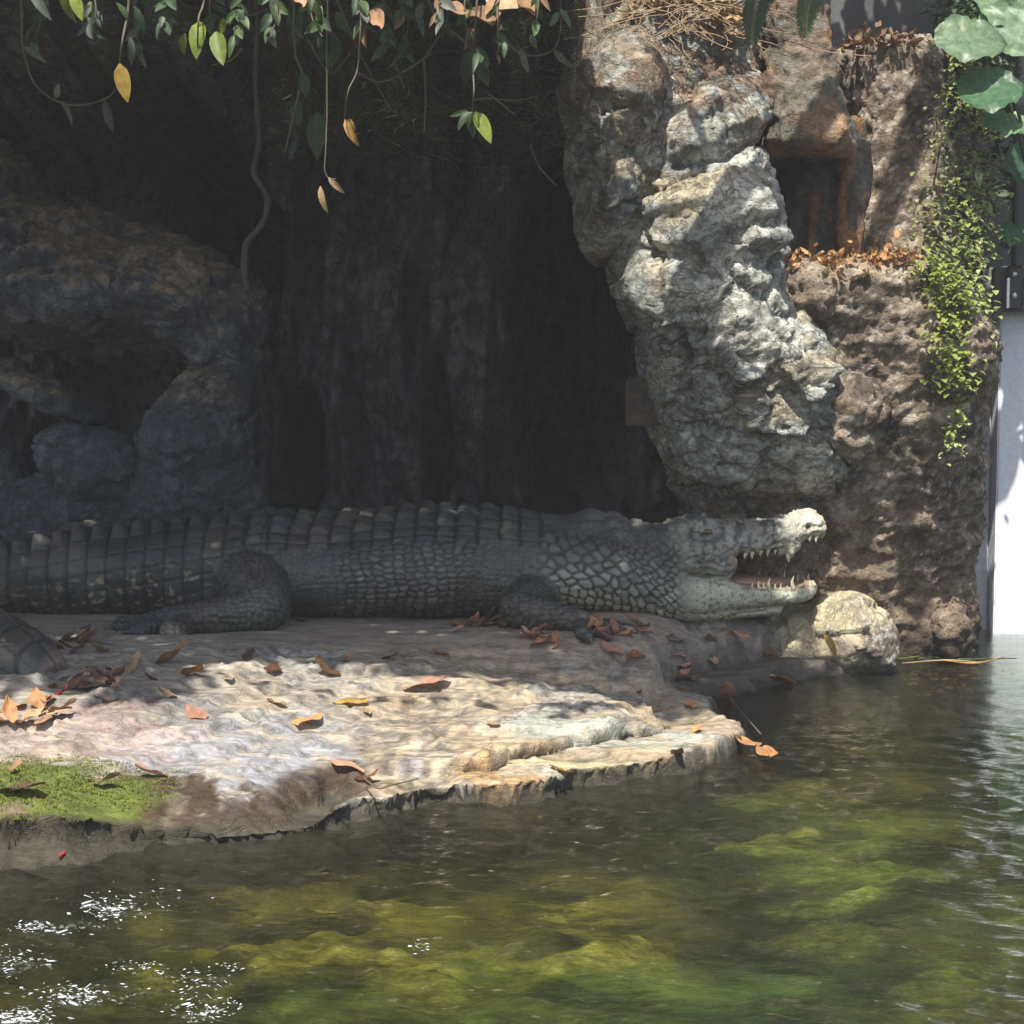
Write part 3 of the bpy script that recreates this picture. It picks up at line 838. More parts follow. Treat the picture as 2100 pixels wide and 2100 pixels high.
lay((.07, .07, .065), right_out * .9)  # right part of the wall darkened in colour to set it in shade
lay((.075, .085, .03), (1 - right_out) * roof * ss(0, .3, fbm(Pu * 5 + 2, 4)) * .8)
base = np.clip(base * (1 + .4 * n2)[:, None], .008, .5)
structure(obj('cave_wall', mesh_np('cave_wall', np.stack([u_, yw, zz_], 1), gridfaces(len(us), len(zs_)), base), M_DARK))
# roof slab over the cave (closes the cave from above, carries the soil)
rx_ = np.linspace(-5.2, .15, 120); ry_ = np.linspace(5.9, 10.5, 90)
RX, RY = np.meshgrid(rx_, ry_, indexing='ij'); x_, y_ = RX.ravel(), RY.ravel(); Pr = np.stack([x_, y_, 0 * x_], 1)
rz = 3.1 + .25 * ss(6.6, 5.9, y_) + .12 * fbm(Pr * 1.5, 3)
structure(obj('cave_roof', mesh_np('cave_roof', np.stack([x_, y_, rz], 1), gridfaces(120, 90), np.tile([.10, .085, .06], (len(x_), 1))), M_DARK))
# ------------------------------------------------------------------ plants
def leaf_mat(name, c1, c2, trans=.35, rough=.5, dry=False):
    t = NT(name)
    oi = t.n('ShaderNodeObjectInfo'); pos = t.coords()
    n = t.noise(55, 4, .6, pos); n2 = t.noise(9, 3, .6, pos)
    c = t.mix(c1, c2, t.ramp(n2, [(.35, 0.), (.65, 1.)]))
    c = t.mix(c, t.ramp(n, [(.3, .65), (.7, 1.3)]), 1., 'MULTIPLY')
    c = t.mix(c, t.ramp(oi.outputs['Random'], [(0., .75), (1., 1.25)]), 1., 'MULTIPLY')
    d = t.n('ShaderNodeBsdfPrincipled'); t.set(d, Base_Color=c, Roughness=rough, Specular_IOR_Level=.35, Normal=t.bump(n, .3, .003))
    tr = t.n('ShaderNodeBsdfTranslucent'); t.set(tr, Color=c)
    mx = t.n('ShaderNodeMixShader'); mx.inputs[0].default_value = trans
    t.l(d.outputs[0], mx.inputs[1]); t.l(tr.outputs[0], mx.inputs[2]); t.l(mx.outputs[0], t.out.inputs['Surface'])
    return t.m
M_GREEN = leaf_mat('leaf_green', (.045, .085, .03), (.075, .12, .04))
M_DGREEN = leaf_mat('leaf_dark_green', (.025, .055, .025), (.045, .08, .035))
M_LIME = leaf_mat('leaf_lime', (.16, .23, .03), (.22, .27, .04), .45)
M_GREY = leaf_mat('leaf_grey_green', (.10, .125, .095), (.14, .16, .12))
M_YEL = leaf_mat('leaf_yellow', (.42, .30, .07), (.36, .20, .05))
M_OR = leaf_mat('leaf_orange', (.55, .25, .09), (.46, .24, .11), .2, .6)
M_SAL = leaf_mat('leaf_salmon', (.46, .25, .16), (.38, .20, .125), .2, .6)
M_BR = leaf_mat('leaf_brown', (.21, .115, .06), (.30, .18, .095), .15, .7)
M_DB = leaf_mat('leaf_dark_brown', (.075, .045, .03), (.13, .07, .04), .1, .7)
M_TAN = leaf_mat('leaf_tan', (.40, .28, .15), (.33, .22, .12), .2, .6)
M_LIT = leaf_mat('leaf_litter_ochre', (.46, .26, .11), (.38, .20, .09), .2, .6)
M_RED = leaf_mat('leaf_red', (.30, .035, .03), (.22, .03, .03), .2, .5)
M_STEM = flat_mat('stem_bark', (.10, .085, .05), .8, .3, 60)
M_ROOT = flat_mat('root_bark', (.075, .068, .058), .85, .3, 50, .4)
M_BARK = flat_mat('tree_bark', (.11, .085, .06), .9, .35, 18, .6, .02)

def leaf_geo(L, W, curl=.2, fold=.25, twist=0., nu=7, nv=5, wav=.0, seed=0, tipw=1.0):
    """leaf along +x, base at the origin; returns V, F"""
    r_ = np.random.RandomState(seed); ph = r_.uniform(0, 6, 3)
    Vv = []
    for i in range(nu):
        s_ = i / (nu - 1)
        w_ = W * .5 * (math.sin(math.pi * min(1, s_ ** .75 * .98 + .02)) ** .8) * (1 if s_ < 1 else 0) + .0006
        for j in range(nv):
            q = 2 * j / (nv - 1) - 1
            x = s_ * L; y = q * w_
            z0 = fold * abs(q) * w_ + wav * L * math.sin(s_ * 9 + ph[0]) * q + wav * L * .6 * math.sin(q * 3 + ph[1] + s_ * 5)
            a = curl * s_ * s_ * 2.0; tw = twist * s_
            y2, z2 = y * math.cos(tw) - z0 * math.sin(tw), y * math.sin(tw) + z0 * math.cos(tw)
            # bend downward along the length
            if abs(curl) > 1e-3:
                rr = L / (curl * 2); th = s_ * curl * 2
                xx, zz = (rr + z2) * math.sin(th), (rr + z2) * math.cos(th) - rr
            else: xx, zz = x, z2
            Vv.append((xx, y2, zz))
    F = []
    for i in range(nu - 1):
        for j in range(nv - 1):
            F.append((i * nv + j, (i + 1) * nv + j, (i + 1) * nv + j + 1, i * nv + j + 1))
    return np.array(Vv), F

_LM = {}
def leaf_mesh(kind, k):
    """unit leaves shared between objects"""
    key = (kind, k % 5)
    if key not in _LM:
        sd = hash(kind) % 1000 if False else sum(map(ord, kind)) + (k % 5) * 7
        r_ = np.random.RandomState(sd)
        if kind == 'fresh': v, f = leaf_geo(1, .42, r_.uniform(.05, .4), .3, r_.uniform(-.3, .3), seed=sd)
        elif kind == 'narrow': v, f = leaf_geo(1, .26, r_.uniform(.1, .5), .35, r_.uniform(-.4, .4), seed=sd)
        elif kind == 'broad': v, f = leaf_geo(1, .62, r_.uniform(.0, .25), .2, r_.uniform(-.2, .2), wav=.02, seed=sd)
        elif kind == 'dry': v, f = leaf_geo(1, .55, r_.uniform(-.45, .3), r_.uniform(.05, .35), r_.uniform(-.25, .25), 9, 5, .035, sd)
        else: v, f = leaf_geo(1, .42, r_.uniform(-.7, -.2), r_.uniform(.35, .8), r_.uniform(-.5, .5), 9, 5, .05, sd)     # crisp
        _LM[key] = mesh_np('leaf_' + kind, v, f)
    return _LM[key]

def put_leaf(name, kind, k, mat, base_p, dirv, size, upv=(0, 0, 1), parent=None, roll=0.):
    o = bpy.data.objects.new(name, leaf_mesh(kind, k)); COL.objects.link(o)
    if len(o.data.materials) == 0: o.data.materials.append(mat)
    o.material_slots[0].link = 'OBJECT'; o.material_slots[0].material = mat
    d = Vector(dirv).normalized(); u = Vector(upv)
    y = u.cross(d)
    if y.length < 1e-3: y = Vector((0, 1, 0)).cross(d)
    y.normalize(); z2 = d.cross(y)
    M = Matrix((d, y, z2)).transposed().to_4x4() @ Matrix.Rotation(roll, 4, 'X')
    M = Matrix.Translation(base_p) @ M @ Matrix.Scale(size, 4)
    if parent is not None:
        o.parent = parent; o.matrix_basis = Matrix.Translation(-parent.location) @ M
    else: o.matrix_basis = M
    return o

def vine(pxpts, Y, r, leaves, label, group='vines hanging in front of the cave', mat=M_STEM, cat='vine', dY=.05, name='hanging_vine', n=26):
    pts = [at(a, b, Y + random.uniform(-dY, dY)) for a, b in pxpts]
    th = thing(name, pts[0], label, cat, group)
    P = smoothpath([tuple(p) for p in pts], n)
    v, f = tube(P, [r * (1 - .45 * k / (n - 1)) for k in range(n)], 6)
    obj('stem', mesh_np('stem', v, f), mat, th)
    for q, (px, py, tx, ty, kind, lm) in enumerate(leaves):
        y0 = Y + random.uniform(-.03, .03); a = at(px, py, y0); b = at(tx, ty, y0 - random.uniform(-.02, .05))
        put_leaf('leaf', kind, random.randrange(5), lm, a, b - a, (b - a).length * 1.04, (random.uniform(-.35, .35), -1, .35), th, random.uniform(-.6, .6))
    return th
S6 = .6211
def c6(*pts): return [(a * S6, b * S6) for a, b in pts]
def lf(x, y, tx, ty, kind, m): return (x * S6, y * S6, tx * S6, ty * S6, kind, m)
YV = 5.55; YF = 4.5
vine(c6((66, -60), (72, 60), (75, 150), (110, 270), (180, 330), (260, 348), (350, 325), (392, 283)), YV, .0045,
     [lf(78, 155, 148, 200, 'narrow', M_GREY), lf(186, 325, 190, 278, 'fresh', M_GREY), lf(200, 332, 252, 400, 'narrow', M_GREY), lf(345, 330, 366, 440, 'narrow', M_GREY)],
     'thin brown vine looping down at the far left with grey-green leaves')
vine(c6((430, -60), (422, 40), (405, 130), (395, 215)), YF, .004, [lf(395, 210, 420, 335, 'fresh', M_YEL), lf(422, 60, 388, 5, 'fresh', M_GREEN), lf(428, 120, 446, 215, 'narrow', M_GREY), lf(440, 20, 492, 105, 'narrow', M_DGREEN)],
     'short vine ending in one large yellow-brown hanging leaf')
vine(c6((205, -80), (215, -30), (235, -5)), YF, .004, [lf(212, -40, 222, 80, 'fresh', M_LIME), lf(240, -20, 270, 60, 'fresh', M_LIME), lf(100, -40, 150, 55, 'narrow', M_GREY)], 'vine tip with lime leaves at the top left edge')
vine(c6((690, -60), (670, 20), (655, 70), (652, 215)), YF, .0035, [lf(660, 72, 640, 172, 'fresh', M_LIME), lf(612, 110, 590, 188, 'fresh', M_LIME), lf(660, 75, 668, 140, 'fresh', M_LIME), lf(712, 105, 735, 210, 'fresh', M_LIME), lf(735, 60, 738, 118, 'fresh', M_LIME)],
     'vine with a bunch of bright yellow-green sunlit leaves')
vine(c6((968, -60), (970, 60), (975, 180), (996, 240), (985, 310), (965, 400), (940, 505)), YV, .0042,
     [lf(1000, 240, 1012, 318, 'fresh', M_DGREEN), lf(978, 335, 985, 412, 'broad', M_GREEN), lf(1050, 370, 1040, 520, 'fresh', M_GREEN), lf(985, 460, 955, 515, 'narrow', M_DGREEN), lf(990, 40, 995, 120, 'fresh', M_DGREEN)],
     'long vine hanging down the middle with broad green leaves')
vine(c6((1075, -60), (1085, 60), (1090, 130), (1070, 400), (1075, 500)), YV + .1, .003, [lf(1090, 110, 1050, 200, 'fresh', M_DGREEN), lf(1092, 110, 1095, 225, 'fresh', M_GREEN), lf(1094, 115, 1130, 205, 'fresh', M_DGREEN), lf(1060, 60, 1030, 150, 'fresh', M_DGREEN), lf(1110, 40, 1150, 110, 'fresh', M_GREEN)],
     'vine with a cluster of three drooping dark green leaves')
vine(c6((1195, -70), (1190, 100), (1180, 230), (1150, 300), (1140, 390), (1162, 395)), YF, .0025, [lf(1140, 392, 1165, 480, 'narrow', M_YEL), lf(1155, 395, 1182, 440, 'narrow', M_YEL)], 'small twig with one curled yellow leaf in front of the dark cave')
vine(c6((1085, -70), (1078, 150), (1080, 350), (1075, 500), (1072, 560), (1085, 588), (1110, 590)), YF, .002, [lf(1085, 585, 1128, 640, 'narrow', M_TAN), lf(1058, 615, 1066, 705, 'narrow', M_TAN)], 'dangling stem with two small pale withered leaves')
vine(c6((1390, -60), (1440, 60), (1475, 90), (1550, 150), (1562, 165)), YV, .0035, [lf(1562, 165, 1520, 275, 'fresh', M_DGREEN), lf(1562, 165, 1560, 215, 'fresh', M_GREEN), lf(1565, 170, 1612, 282, 'fresh', M_DGREEN), lf(1395, 10, 1372, 72, 'fresh', M_GREY), lf(1390, 60, 1392, 112, 'narrow', M_GREY)],
     'vine near the pillar with three dark leaves spread like fingers')
vine(c6((1580, -70), (1570, 80), (1562, 215), (1565, 300), (1560, 370), (1575, 372)), YF, .003, [lf(1570, 370, 1622, 465, 'fresh', M_LIME), lf(1560, 370, 1500, 410, 'fresh', M_DGREEN), lf(1556, 370, 1530, 425, 'fresh', M_GREEN), lf(1562, 375, 1560, 455, 'fresh', M_DGREEN), lf(1545, 365, 1478, 385, 'narrow', M_DGREEN)],
     'vine end with one bright green leaf over darker leaves, lowest beside the cave')
vine(c6((1640, 110), (1700, 165), (1760, 184), (1825, 165), (1850, 100), (1850, -40)), YV, .003, [lf(1718, 160, 1742, 240, 'narrow', M_GREY), lf(1830, 165, 1878, 222, 'narrow', M_GREY), lf(1850, 30, 1895, 90, 'narrow', M_GREY), lf(1845, 40, 1815, 85, 'fresh', M_GREY)],
     'thin vine making a shallow loop against the pillar top')
for (x, y, tx, ty, kind, m_, lb) in ((1480, 10, 1540, 80, 'dry', M_BR, 'dull brown dead leaf caught in the vines left of the larger one'), (1560, 30, 1640, 150, 'crisp', M_BR, 'large curled brown dead leaf hanging at the top'), (1705, -30, 1735, 90, 'crisp', M_BR, 'rolled reddish brown dead leaf at the top edge'),
                              (1600, -20, 1720, 10, 'dry', M_TAN, 'pale tan dead leaf lying along the top edge'), (1235, 30, 1275, 125, 'crisp', M_BR, 'small brownish curled dead leaf hanging near the middle top'), (985, -30, 998, 55, 'crisp', M_SAL, 'narrow pink dead leaf hanging beside the long vine')):
    a = at(x * S6, y * S6, YF); b = at(tx * S6, ty * S6, YF - .03)
    tag(put_leaf('hanging_dead_leaf', kind, random.randrange(5), m_, a, b - a, (b - a).length * 1.1, (.2, -1, .3), None, random.uniform(-.4, .4)), lb, 'leaf', 'dead leaves caught in the vines')
# more leafy trails along the top edge
rv = random.Random(4)
TRAILS = [(560, 'left of the lime-leaved vine'), (800, 'between the lime leaves and the long vine'), (900, 'just left of the long middle vine'), (1030, 'right of the long middle vine'), (1180, 'above the curled yellow leaf'), (1260, 'beside the small curled dead leaf'), (1330, 'left of the finger-leaved vine'), (1450, 'under the brown dead leaves'), (1640, 'below the large curled dead leaf'), (1780, 'against the upper pillar'), (300, 'between the two left loops'), (130, 'inside the far left loop'), (700, 'right beside the lime leaves'), (980, 'behind the long middle vine'), (1540, 'between the brown dead leaves and the pillar'), (460, 'right of the big yellow hanging leaf')]
for x0, where in TRAILS:
    x1 = x0 + rv.uniform(-40, 40); yb = rv.uniform(60, 190)
    pts = c6((x0, -70), ((x0 + x1) / 2 + rv.uniform(-25, 25), yb * .4), (x1, yb))
    lv = []
    for k in range(rv.randint(9, 15)):
        f_ = rv.uniform(0, 1); px_ = x0 + (x1 - x0) * f_ + rv.uniform(-6, 6); py_ = -30 + (yb + 30) * f_; L_ = rv.uniform(30, 66); an = rv.uniform(.5, 2.6)
        lv.append(lf(px_, py_, px_ + L_ * math.cos(an), py_ + L_ * math.sin(an), rv.choice(['fresh', 'fresh', 'narrow']), rv.choice([M_GREEN, M_DGREEN, M_GREEN, M_GREY, M_BR] if x0 > 1100 else [M_GREEN, M_DGREEN, M_GREEN, M_GREY])))
    vine(pts, rv.choice([YV, YV + .2, YF, YF]), .003, lv, 'short leafy green vine trail ' + where, 'short vine trails along the top')
# bare twigs
TW = [((1095, -40), (1150, 90), (1200, 200), (1290, 362)), ((1470, 90), (1400, 190), (1330, 238)), ((1560, 330), (1620, 325), (1700, 332), (1775, 318)), ((1600, 300), (1640, 330), (1700, 380)), ((750, -20), (770, 40), (830, 50), (910, 15)), ((1750, 480), (1780, 550), (1835, 612)),
      ((1180, 240), (1270, 270), (1420, 180)), ((1300, 205), (1320, 250), (1335, 295)), ((520, 45), (540, -10), (545, -50)), ((590, -40), (600, 10), (640, 30)), ((800, 160), (760, 200), (700, 215)), ((1010, 120), (1090, 240), (1160, 170)), ((1400, 200), (1405, 330), (1400, 440))]
TL = ['long straight bare twig slanting down across the middle of the cave top', 'short bare twig rising towards the dead brown leaves', 'bare horizontal twig over the cave mouth beside the pillar', 'short bare twig crossing below the horizontal one', 'curved pale twig at the top left of centre', 'lone thin twig hanging against the darkest part of the cave',
      'arched bare twig linking two vines at the top', 'stubby pale twig in the middle top', 'short twig at the top edge left of the lime leaves', 'small twig just above the lime leaves', 'small curved twig right of the lime leaves', 'hanging curved tendril beside the dark leaf cluster', 'fine vertical root thread over the cave mouth']
for pts, lb in zip(TW, TL):
    P = smoothpath([tuple(at(a * S6, b * S6, YV + random.uniform(-.15, .25))) for a, b in pts], 14)
    v, f = tube(P, [.0035 - .0014 * k / 13 for k in range(14)], 5)
    tag(obj('bare_twig', mesh_np('bare_twig', v, f), M_STEM), lb, 'twig', 'bare twigs over the cave mouth')
# matted rootlets and moss under the lip
v_, f_ = [], []
rs = np.random.RandomState(3)
ribs = []
for k in range(420):
    px = rs.uniform(560, 1180); py = rs.uniform(-30, 230) if rs.rand() < .7 else rs.uniform(150, 290)
    a = at(px, py, rs.uniform(6.0, 6.35)); n_ = 6
    P = [a + Vector((rs.uniform(-.02, .02) * q + .01 * math.sin(q + k), rs.uniform(-.01, .01) * q, -.022 * q * rs.uniform(.6, 1.3))) for q in range(n_)]
    ribs.append(tube(P, [.0016] * n_, 3, False))
V_, F_ = join(ribs); o = obj('hanging_rootlets', mesh_np('hanging_rootlets', V_, F_), leaf_mat('moss_thread', (.07, .075, .025), (.10, .085, .04))); o['kind'] = 'stuff'; o['label'] = 'fine mossy rootlets hanging from the cave lip'
# thick aerial root
P = smoothpath([tuple(at(a * S6, b * S6, 7.2)) for a, b in ((835, -80), (850, 80), (842, 220), (848, 360), (856, 470), (838, 570), (882, 650), (868, 735), (815, 800), (805, 880), (815, 960))], 50)
v, f = tube(P, [.009 + .005 * k / 49 + .0015 * math.sin(k * 1.3) for k in range(50)], 8)
tag(obj('aerial_root', mesh_np('aerial_root', v, f), M_ROOT), 'thick grey aerial root hanging in an S curve above the left outcrop', 'root')

# ---- unseen tree added above the frame, its leaves laid out to shade the cave
tree = thing('added_shade_tree', (-3.6, 5.2, .2), 'unseen leafy tree added above the frame to shade the cave and crocodile', 'tree')
P = smoothpath([(-3.6, 5.2, -.3), (-3.55, 5.2, 1.2), (-3.4, 5.2, 2.4), (-3.0, 5.2, 3.3)], 14); v, f = tube(P, [.20 - .006 * k for k in range(14)], 12); obj('trunk', mesh_np('trunk', v, f), M_BARK, tree)
for pts in (((-3.2, 5.2, 2.9), (-2.2, 5.1, 3.3), (-1.0, 5.2, 3.45), (.6, 5.2, 3.4)), ((-3.0, 5.2, 3.2), (-2.2, 5.7, 3.5), (-1.0, 5.8, 3.6), (.5, 5.7, 3.5)), ((-2.6, 5.15, 3.2), (-1.6, 4.7, 3.45), (-.2, 4.65, 3.5), (.4, 4.7, 3.4)), ((.2, 5.3, 3.45), (1.4, 6.6, 3.9), (2.2, 7.8, 3.9), (2.9, 8.4, 3.8))):
    P = smoothpath(pts, 16); v, f = tube(P, [.065 - .0032 * k for k in range(16)], 8); obj('bough', mesh_np('bough', v, f), M_BARK, tree)
def leaf_cloud(centres, n, size, seed):
    """n separate leaves round the given (centre, radius) clumps"""
    r_ = np.random.RandomState(seed); LV, LF = leaf_geo(1, .5, .2, .25, 0, 4, 3); LF = np.array(LF)
    w_ = np.array([c[1][0] * c[1][1] for c in centres]); w_ = w_ / w_.sum()
    ks = r_.choice(len(centres), n, p=w_)
    cc = np.array([c[0] for c in centres])[ks]; rr = np.array([c[1] for c in centres])[ks]
    g_ = r_.normal(size=(n, 3)); g_ /= np.linalg.norm(g_, axis=1)[:, None]; pos = cc + rr * g_ * (r_.rand(n, 1) ** (1 / 2.4))
    az = r_.uniform(0, 2 * math.pi, n); tilt = r_.normal(-.35, .4, n); roll = r_.normal(0, .5, n); sc = size * r_.uniform(.7, 1.3, n)
    ca, sa, ct, st_, cr_, sr = np.cos(az), np.sin(az), np.cos(tilt), np.sin(tilt), np.cos(roll), np.sin(roll)
    X = np.stack([ca * ct, sa * ct, st_], 1); Yv = np.stack([-sa, ca, 0 * az], 1); Zv = np.cross(X, Yv)
    Y2 = Yv * cr_[:, None] + Zv * sr[:, None]; Z2 = Zv * cr_[:, None] - Yv * sr[:, None]
    VV = pos[:, None, :] + sc[:, None, None] * (LV[None, :, 0:1] * X[:, None, :] + LV[None, :, 1:2] * Y2[:, None, :] + LV[None, :, 2:3] * Z2[:, None, :])
    FF = (LF[None, :, :] + (np.arange(n) * len(LV))[:, None, None]).reshape(-1, 4)
    return VV.reshape(-1, 3), FF
cl_ = []
r_ = np.random.RandomState(5)
for X0 in np.arange(-3.4, .60, .30):
    for Y0 in np.arange(4.22, 6.0, .28):
        if X0 > .1 and Y0 > 5.40: continue
        cl_.append(((X0 + r_.uniform(-.08, .08), Y0 + r_.uniform(-.08, .08), 3.3 + r_.uniform(-.12, .15)), (.25, .22, .14)))
for X0 in np.arange(-3.4, -1.45, .30):  # extra clumps added out of view to shade the tail tip
    for Y0 in (3.7, 3.95):
        cl_.append(((X0 + r_.uniform(-.08, .08), Y0, 3.3 + r_.uniform(-.12, .15)), (.25, .22, .14)))
V_, F_ = leaf_cloud(cl_, 13000, .13, 1); o = obj('shade_crown', mesh_np('shade_crown', V_, F_), M_GREEN, tree); o['kind'] = 'stuff'
cl_ = [((X0 + r_.uniform(-.2, .2), Y0 + r_.uniform(-.2, .2), 3.8 + r_.uniform(-.2, .3)), (.3, .3, .16)) for X0 in np.arange(1.2, 3.8, .38) for Y0 in np.arange(7.6, 9.1, .36)]  # unseen clumps added to shade the wall behind
cl_ += [((.66, 5.95, 3.4), (.07, .06, .05)), ((.46, 6.1, 3.4), (.07, .06, .05)), ((1.25, 6.1, 3.5), (.10, .08, .06)), ((1.2, 5.5, 3.5), (.08, .08, .06))]  # small unseen clumps added to dapple the sunlight
V_, F_ = leaf_cloud(cl_, 3300, .13, 2); o = obj('wall_shade_crown', mesh_np('wall_shade_crown', V_, F_), M_GREEN, tree); o['kind'] = 'stuff'

# ---- creeper at the right
def strand(pxpts, Y0, Y1, nleaf, size, mat, label, seed, spread=19, lname='foliage'):
    r_ = np.random.RandomState(seed); n = 30
    P = smoothpath([tuple(at(a, b, Y0 + (Y1 - Y0) * k / (len(pxpts) - 1))) for k, (a, b) in enumerate(pxpts)], n)
    th = thing('creeping_vine', Vector(P[0]), label, 'creeper', 'creepers trailing over the right-hand rock')
    v, f = tube(P, [.004] * n, 5); obj('stem', mesh_np('stem', v, f), M_STEM, th)
    LV, LF = leaf_geo(1, .75, .35, .3, 0, 5, 3); parts = []
    for k in range(int(nleaf * 1.5)):
        q = P[r_.randint(n)] + np.array([r_.normal(0, spread / 525), r_.normal(-.02, .03), r_.normal(0, .03)])
        az = r_.uniform(-math.pi, 0) ; d_ = Vector((math.cos(az), math.sin(az) * .8, r_.uniform(-.5, .15))).normalized()
        y_ = Vector((0, 0, 1)).cross(d_).normalized(); z_ = d_.cross(y_)
        M = np.array([d_, y_, z_]).T; sc = size * r_.uniform(.6, 1.35)
        parts.append((q + sc * LV @ M.T, LF))
    V_, F_ = join(parts); o = obj(lname, mesh_np(lname, V_, F_), mat, th); o['kind'] = 'stuff'
    return th
M_CREEP = leaf_mat('creeper_leaf', (.22, .28, .08), (.34, .37, .14), .35, .4)
M_CREEP2 = leaf_mat('creeper_leaf_lime', (.26, .34, .06), (.33, .38, .09), .4, .45)
strand([(1960, 60), (1945, 180), (1925, 320), (1900, 460), (1888, 545)], 7.5, 7.35, 230, .025, M_CREEP, 'leftmost creeper strand bordering the brown rock wall', 1)
strand([(1985, 60), (1970, 220), (1962, 380), (1950, 520)], 7.45, 7.2, 240, .027, M_CREEP, 'second creeper strand hanging below the big pale leaf', 2)
strand([(2010, 120), (2000, 280), (1990, 430), (1975, 560)], 7.45, 7.15, 220, .027, M_CREEP, 'third creeper strand in the middle of the green curtain', 3)
strand([(2035, 150), (2030, 300), (2025, 420), (2010, 540)], 7.45, 7.25, 200, .027, M_CREEP, 'rightmost creeper strand next to the dark post', 4)
strand([(1900, 545), (1935, 570), (1960, 620), (1940, 700), (1955, 780)], 6.98, 6.86, 420, .027, M_CREEP2, 'bright lime creeper clump spilling over the top corner of the brown block', 5, 24)
strand([(1955, 600), (1985, 660), (1975, 760), (1960, 860), (1940, 920)], 6.95, 6.9, 190, .024, M_CREEP, 'creeper tail trailing down the front of the brown block', 6, 12)
strand([(1990, 560), (2015, 620), (2020, 700)], 7.05, 6.98, 70, .028, M_CREEP, 'short creeper sprig on the right edge of the brown block', 7, 12)
strand([(1930, 0), (1960, 40), (1990, 30), (2040, 60), (2060, 140)], 7.6, 7.5, 150, .036, leaf_mat('ivy_dark', (.03, .06, .03), (.06, .09, .04)), 'dark ivy tangle at the top right behind the big leaves', 8, 30)

# ---- shrub mass behind the creepers
sb = thing('background_shrub', at(2010, 560, 8.3), 'dark leafy shrub behind the creeper and the black post at the right', 'shrub')
P = smoothpath([tuple(at(2010, 560, 8.3)), tuple(at(2000, 300, 8.3)), tuple(at(1990, 60, 8.3))], 12); v, f = tube(P, [.02 - .001 * k for k in range(12)], 7); obj('stem', mesh_np('stem', v, f), M_BARK, sb)
rs_ = np.random.RandomState(31)
cs = [(tuple(at(rs_.uniform(1900, 2110), rs_.uniform(-40, 530), rs_.uniform(8.15, 8.4))), (.12, .10, .12)) for _ in range(46)]
V_, F_ = leaf_cloud(cs, 1500, .075, 32); o = obj('foliage', mesh_np('foliage', V_, F_), M_DGREEN, sb); o['kind'] = 'stuff'
# ---- elephant ear plant
ear = thing('elephant_ear_plant', at(2120, 300, 7.3), 'big-leaved elephant ear plant at the top right corner', 'plant')
def ear_leaf(px, py, w, h_, rz, tilt, mat, Y):
    c = at(px, py, Y); s_ = 7.0 / 3675
    n, m = 14, 9; Vv = []
    for i in range(n):
        t_ = i / (n - 1); wid = (math.sin(math.pi * min(1, t_ * .96 + .04)) ** .55) * (1 - .35 * t_)
        for j in range(m):
            q = 2 * j / (m - 1) - 1
            x = (t_ - .45) * w * s_; y = q * wid * h_ * s_ * .75
            zz = -.10 * w * s_ * (t_ - .4) ** 2 * 2 + .07 * h_ * s_ * abs(q) + .012 * math.sin(j * 2.1 + i) * abs(q) + .008 * math.sin(i * 2.4) * abs(q)
            Vv.append((x, y, zz))
    V_ = np.array(Vv); M = np.array(Matrix.Rotation(rz, 3, 'Y') @ Matrix.Rotation(tilt, 3, 'X')); V_ = V_ @ M.T + np.array(c)
    F = [tuple(int(a) for a in f) for f in gridfaces(n, m)]
    o = obj('leaf', mesh_np('leaf', V_, F), mat, ear); return c
M_EAR = leaf_mat('elephant_ear_leaf', (.13, .22, .12), (.18, .27, .15), .35, .4)
M_EAR2 = leaf_mat('elephant_ear_leaf_dark', (.05, .12, .06), (.07, .15, .07), .35, .4)
for args in ((1985, 82, 150, 95, .05, 1.0, M_EAR, 7.1), (2028, 185, 135, 110, -.15, .85, M_EAR2, 7.1), (2062, 255, 110, 90, .1, .6, M_EAR, 7.15), (2085, 60, 120, 130, -.9, 1.1, M_EAR, 7.2), (2060, 10, 150, 110, .4, 1.0, M_EAR, 7.3), (2100, 330, 90, 120, 1.2, 1.0, M_EAR2, 7.35), (2075, 480, 80, 60, .1, .8, M_EAR2, 7.4)):
    c = ear_leaf(*args)
    P = smoothpath([tuple(c + Vector((0, .01, 0))), tuple(c + Vector((.12, .06, -.04))), tuple(at(2125, 420, 7.3))], 12); v, f = tube(P, [.007] * 12, 6); obj('stalk', mesh_np('stalk', v, f), M_GREEN, ear)

# ---- ferns at the top
def fern(pxpts, Y, label, mat, n=46, w0=.075):
    P = smoothpath([tuple(at(a, b, Y - .02 * k)) for k, (a, b) in enumerate(pxpts)], n)
    th = thing('fern_frond', Vector(P[0]), label, 'fern', 'fern fronds at the top')
    v, f = tube(P, [.003] * n, 5); obj('rachis', mesh_np('rachis', v, f), M_STEM, th)
    parts = []; LV, LF = leaf_geo(1, .22, .3, .3, 0, 4, 3)
    for k in range(2, n):
        w_ = w0 * (1 - .75 * (k / n) ** 2)
        for s_ in (-1, 1):
            d_ = Vector((s_ * 1.0, -.25, -.55 + random.uniform(-.1, .1))).normalized(); y_ = Vector((0, -1, .3)).cross(d_).normalized(); z_ = d_.cross(y_)
            parts.append((P[k] + w_ * LV @ np.array([d_, y_, z_]), LF))
    V_, F_ = join(parts); o = obj('leaflets', mesh_np('leaflets', V_, F_), mat, th); o['kind'] = 'stuff'
fern([(1570, -90), (1555, -20), (1545, 40), (1542, 90)], 6.55, 'dark green fern frond hanging over the pillar edge at the top', M_DGREEN)
fern([(1690, -90), (1670, -30), (1655, 20), (1650, 78)], 6.75, 'lighter green fern frond hanging above the brown block', M_GREEN)
fern([(1600, -100), (1580, -50), (1575, 5)], 6.65, 'short fern frond between the two longer ones at the top edge', M_DGREEN)
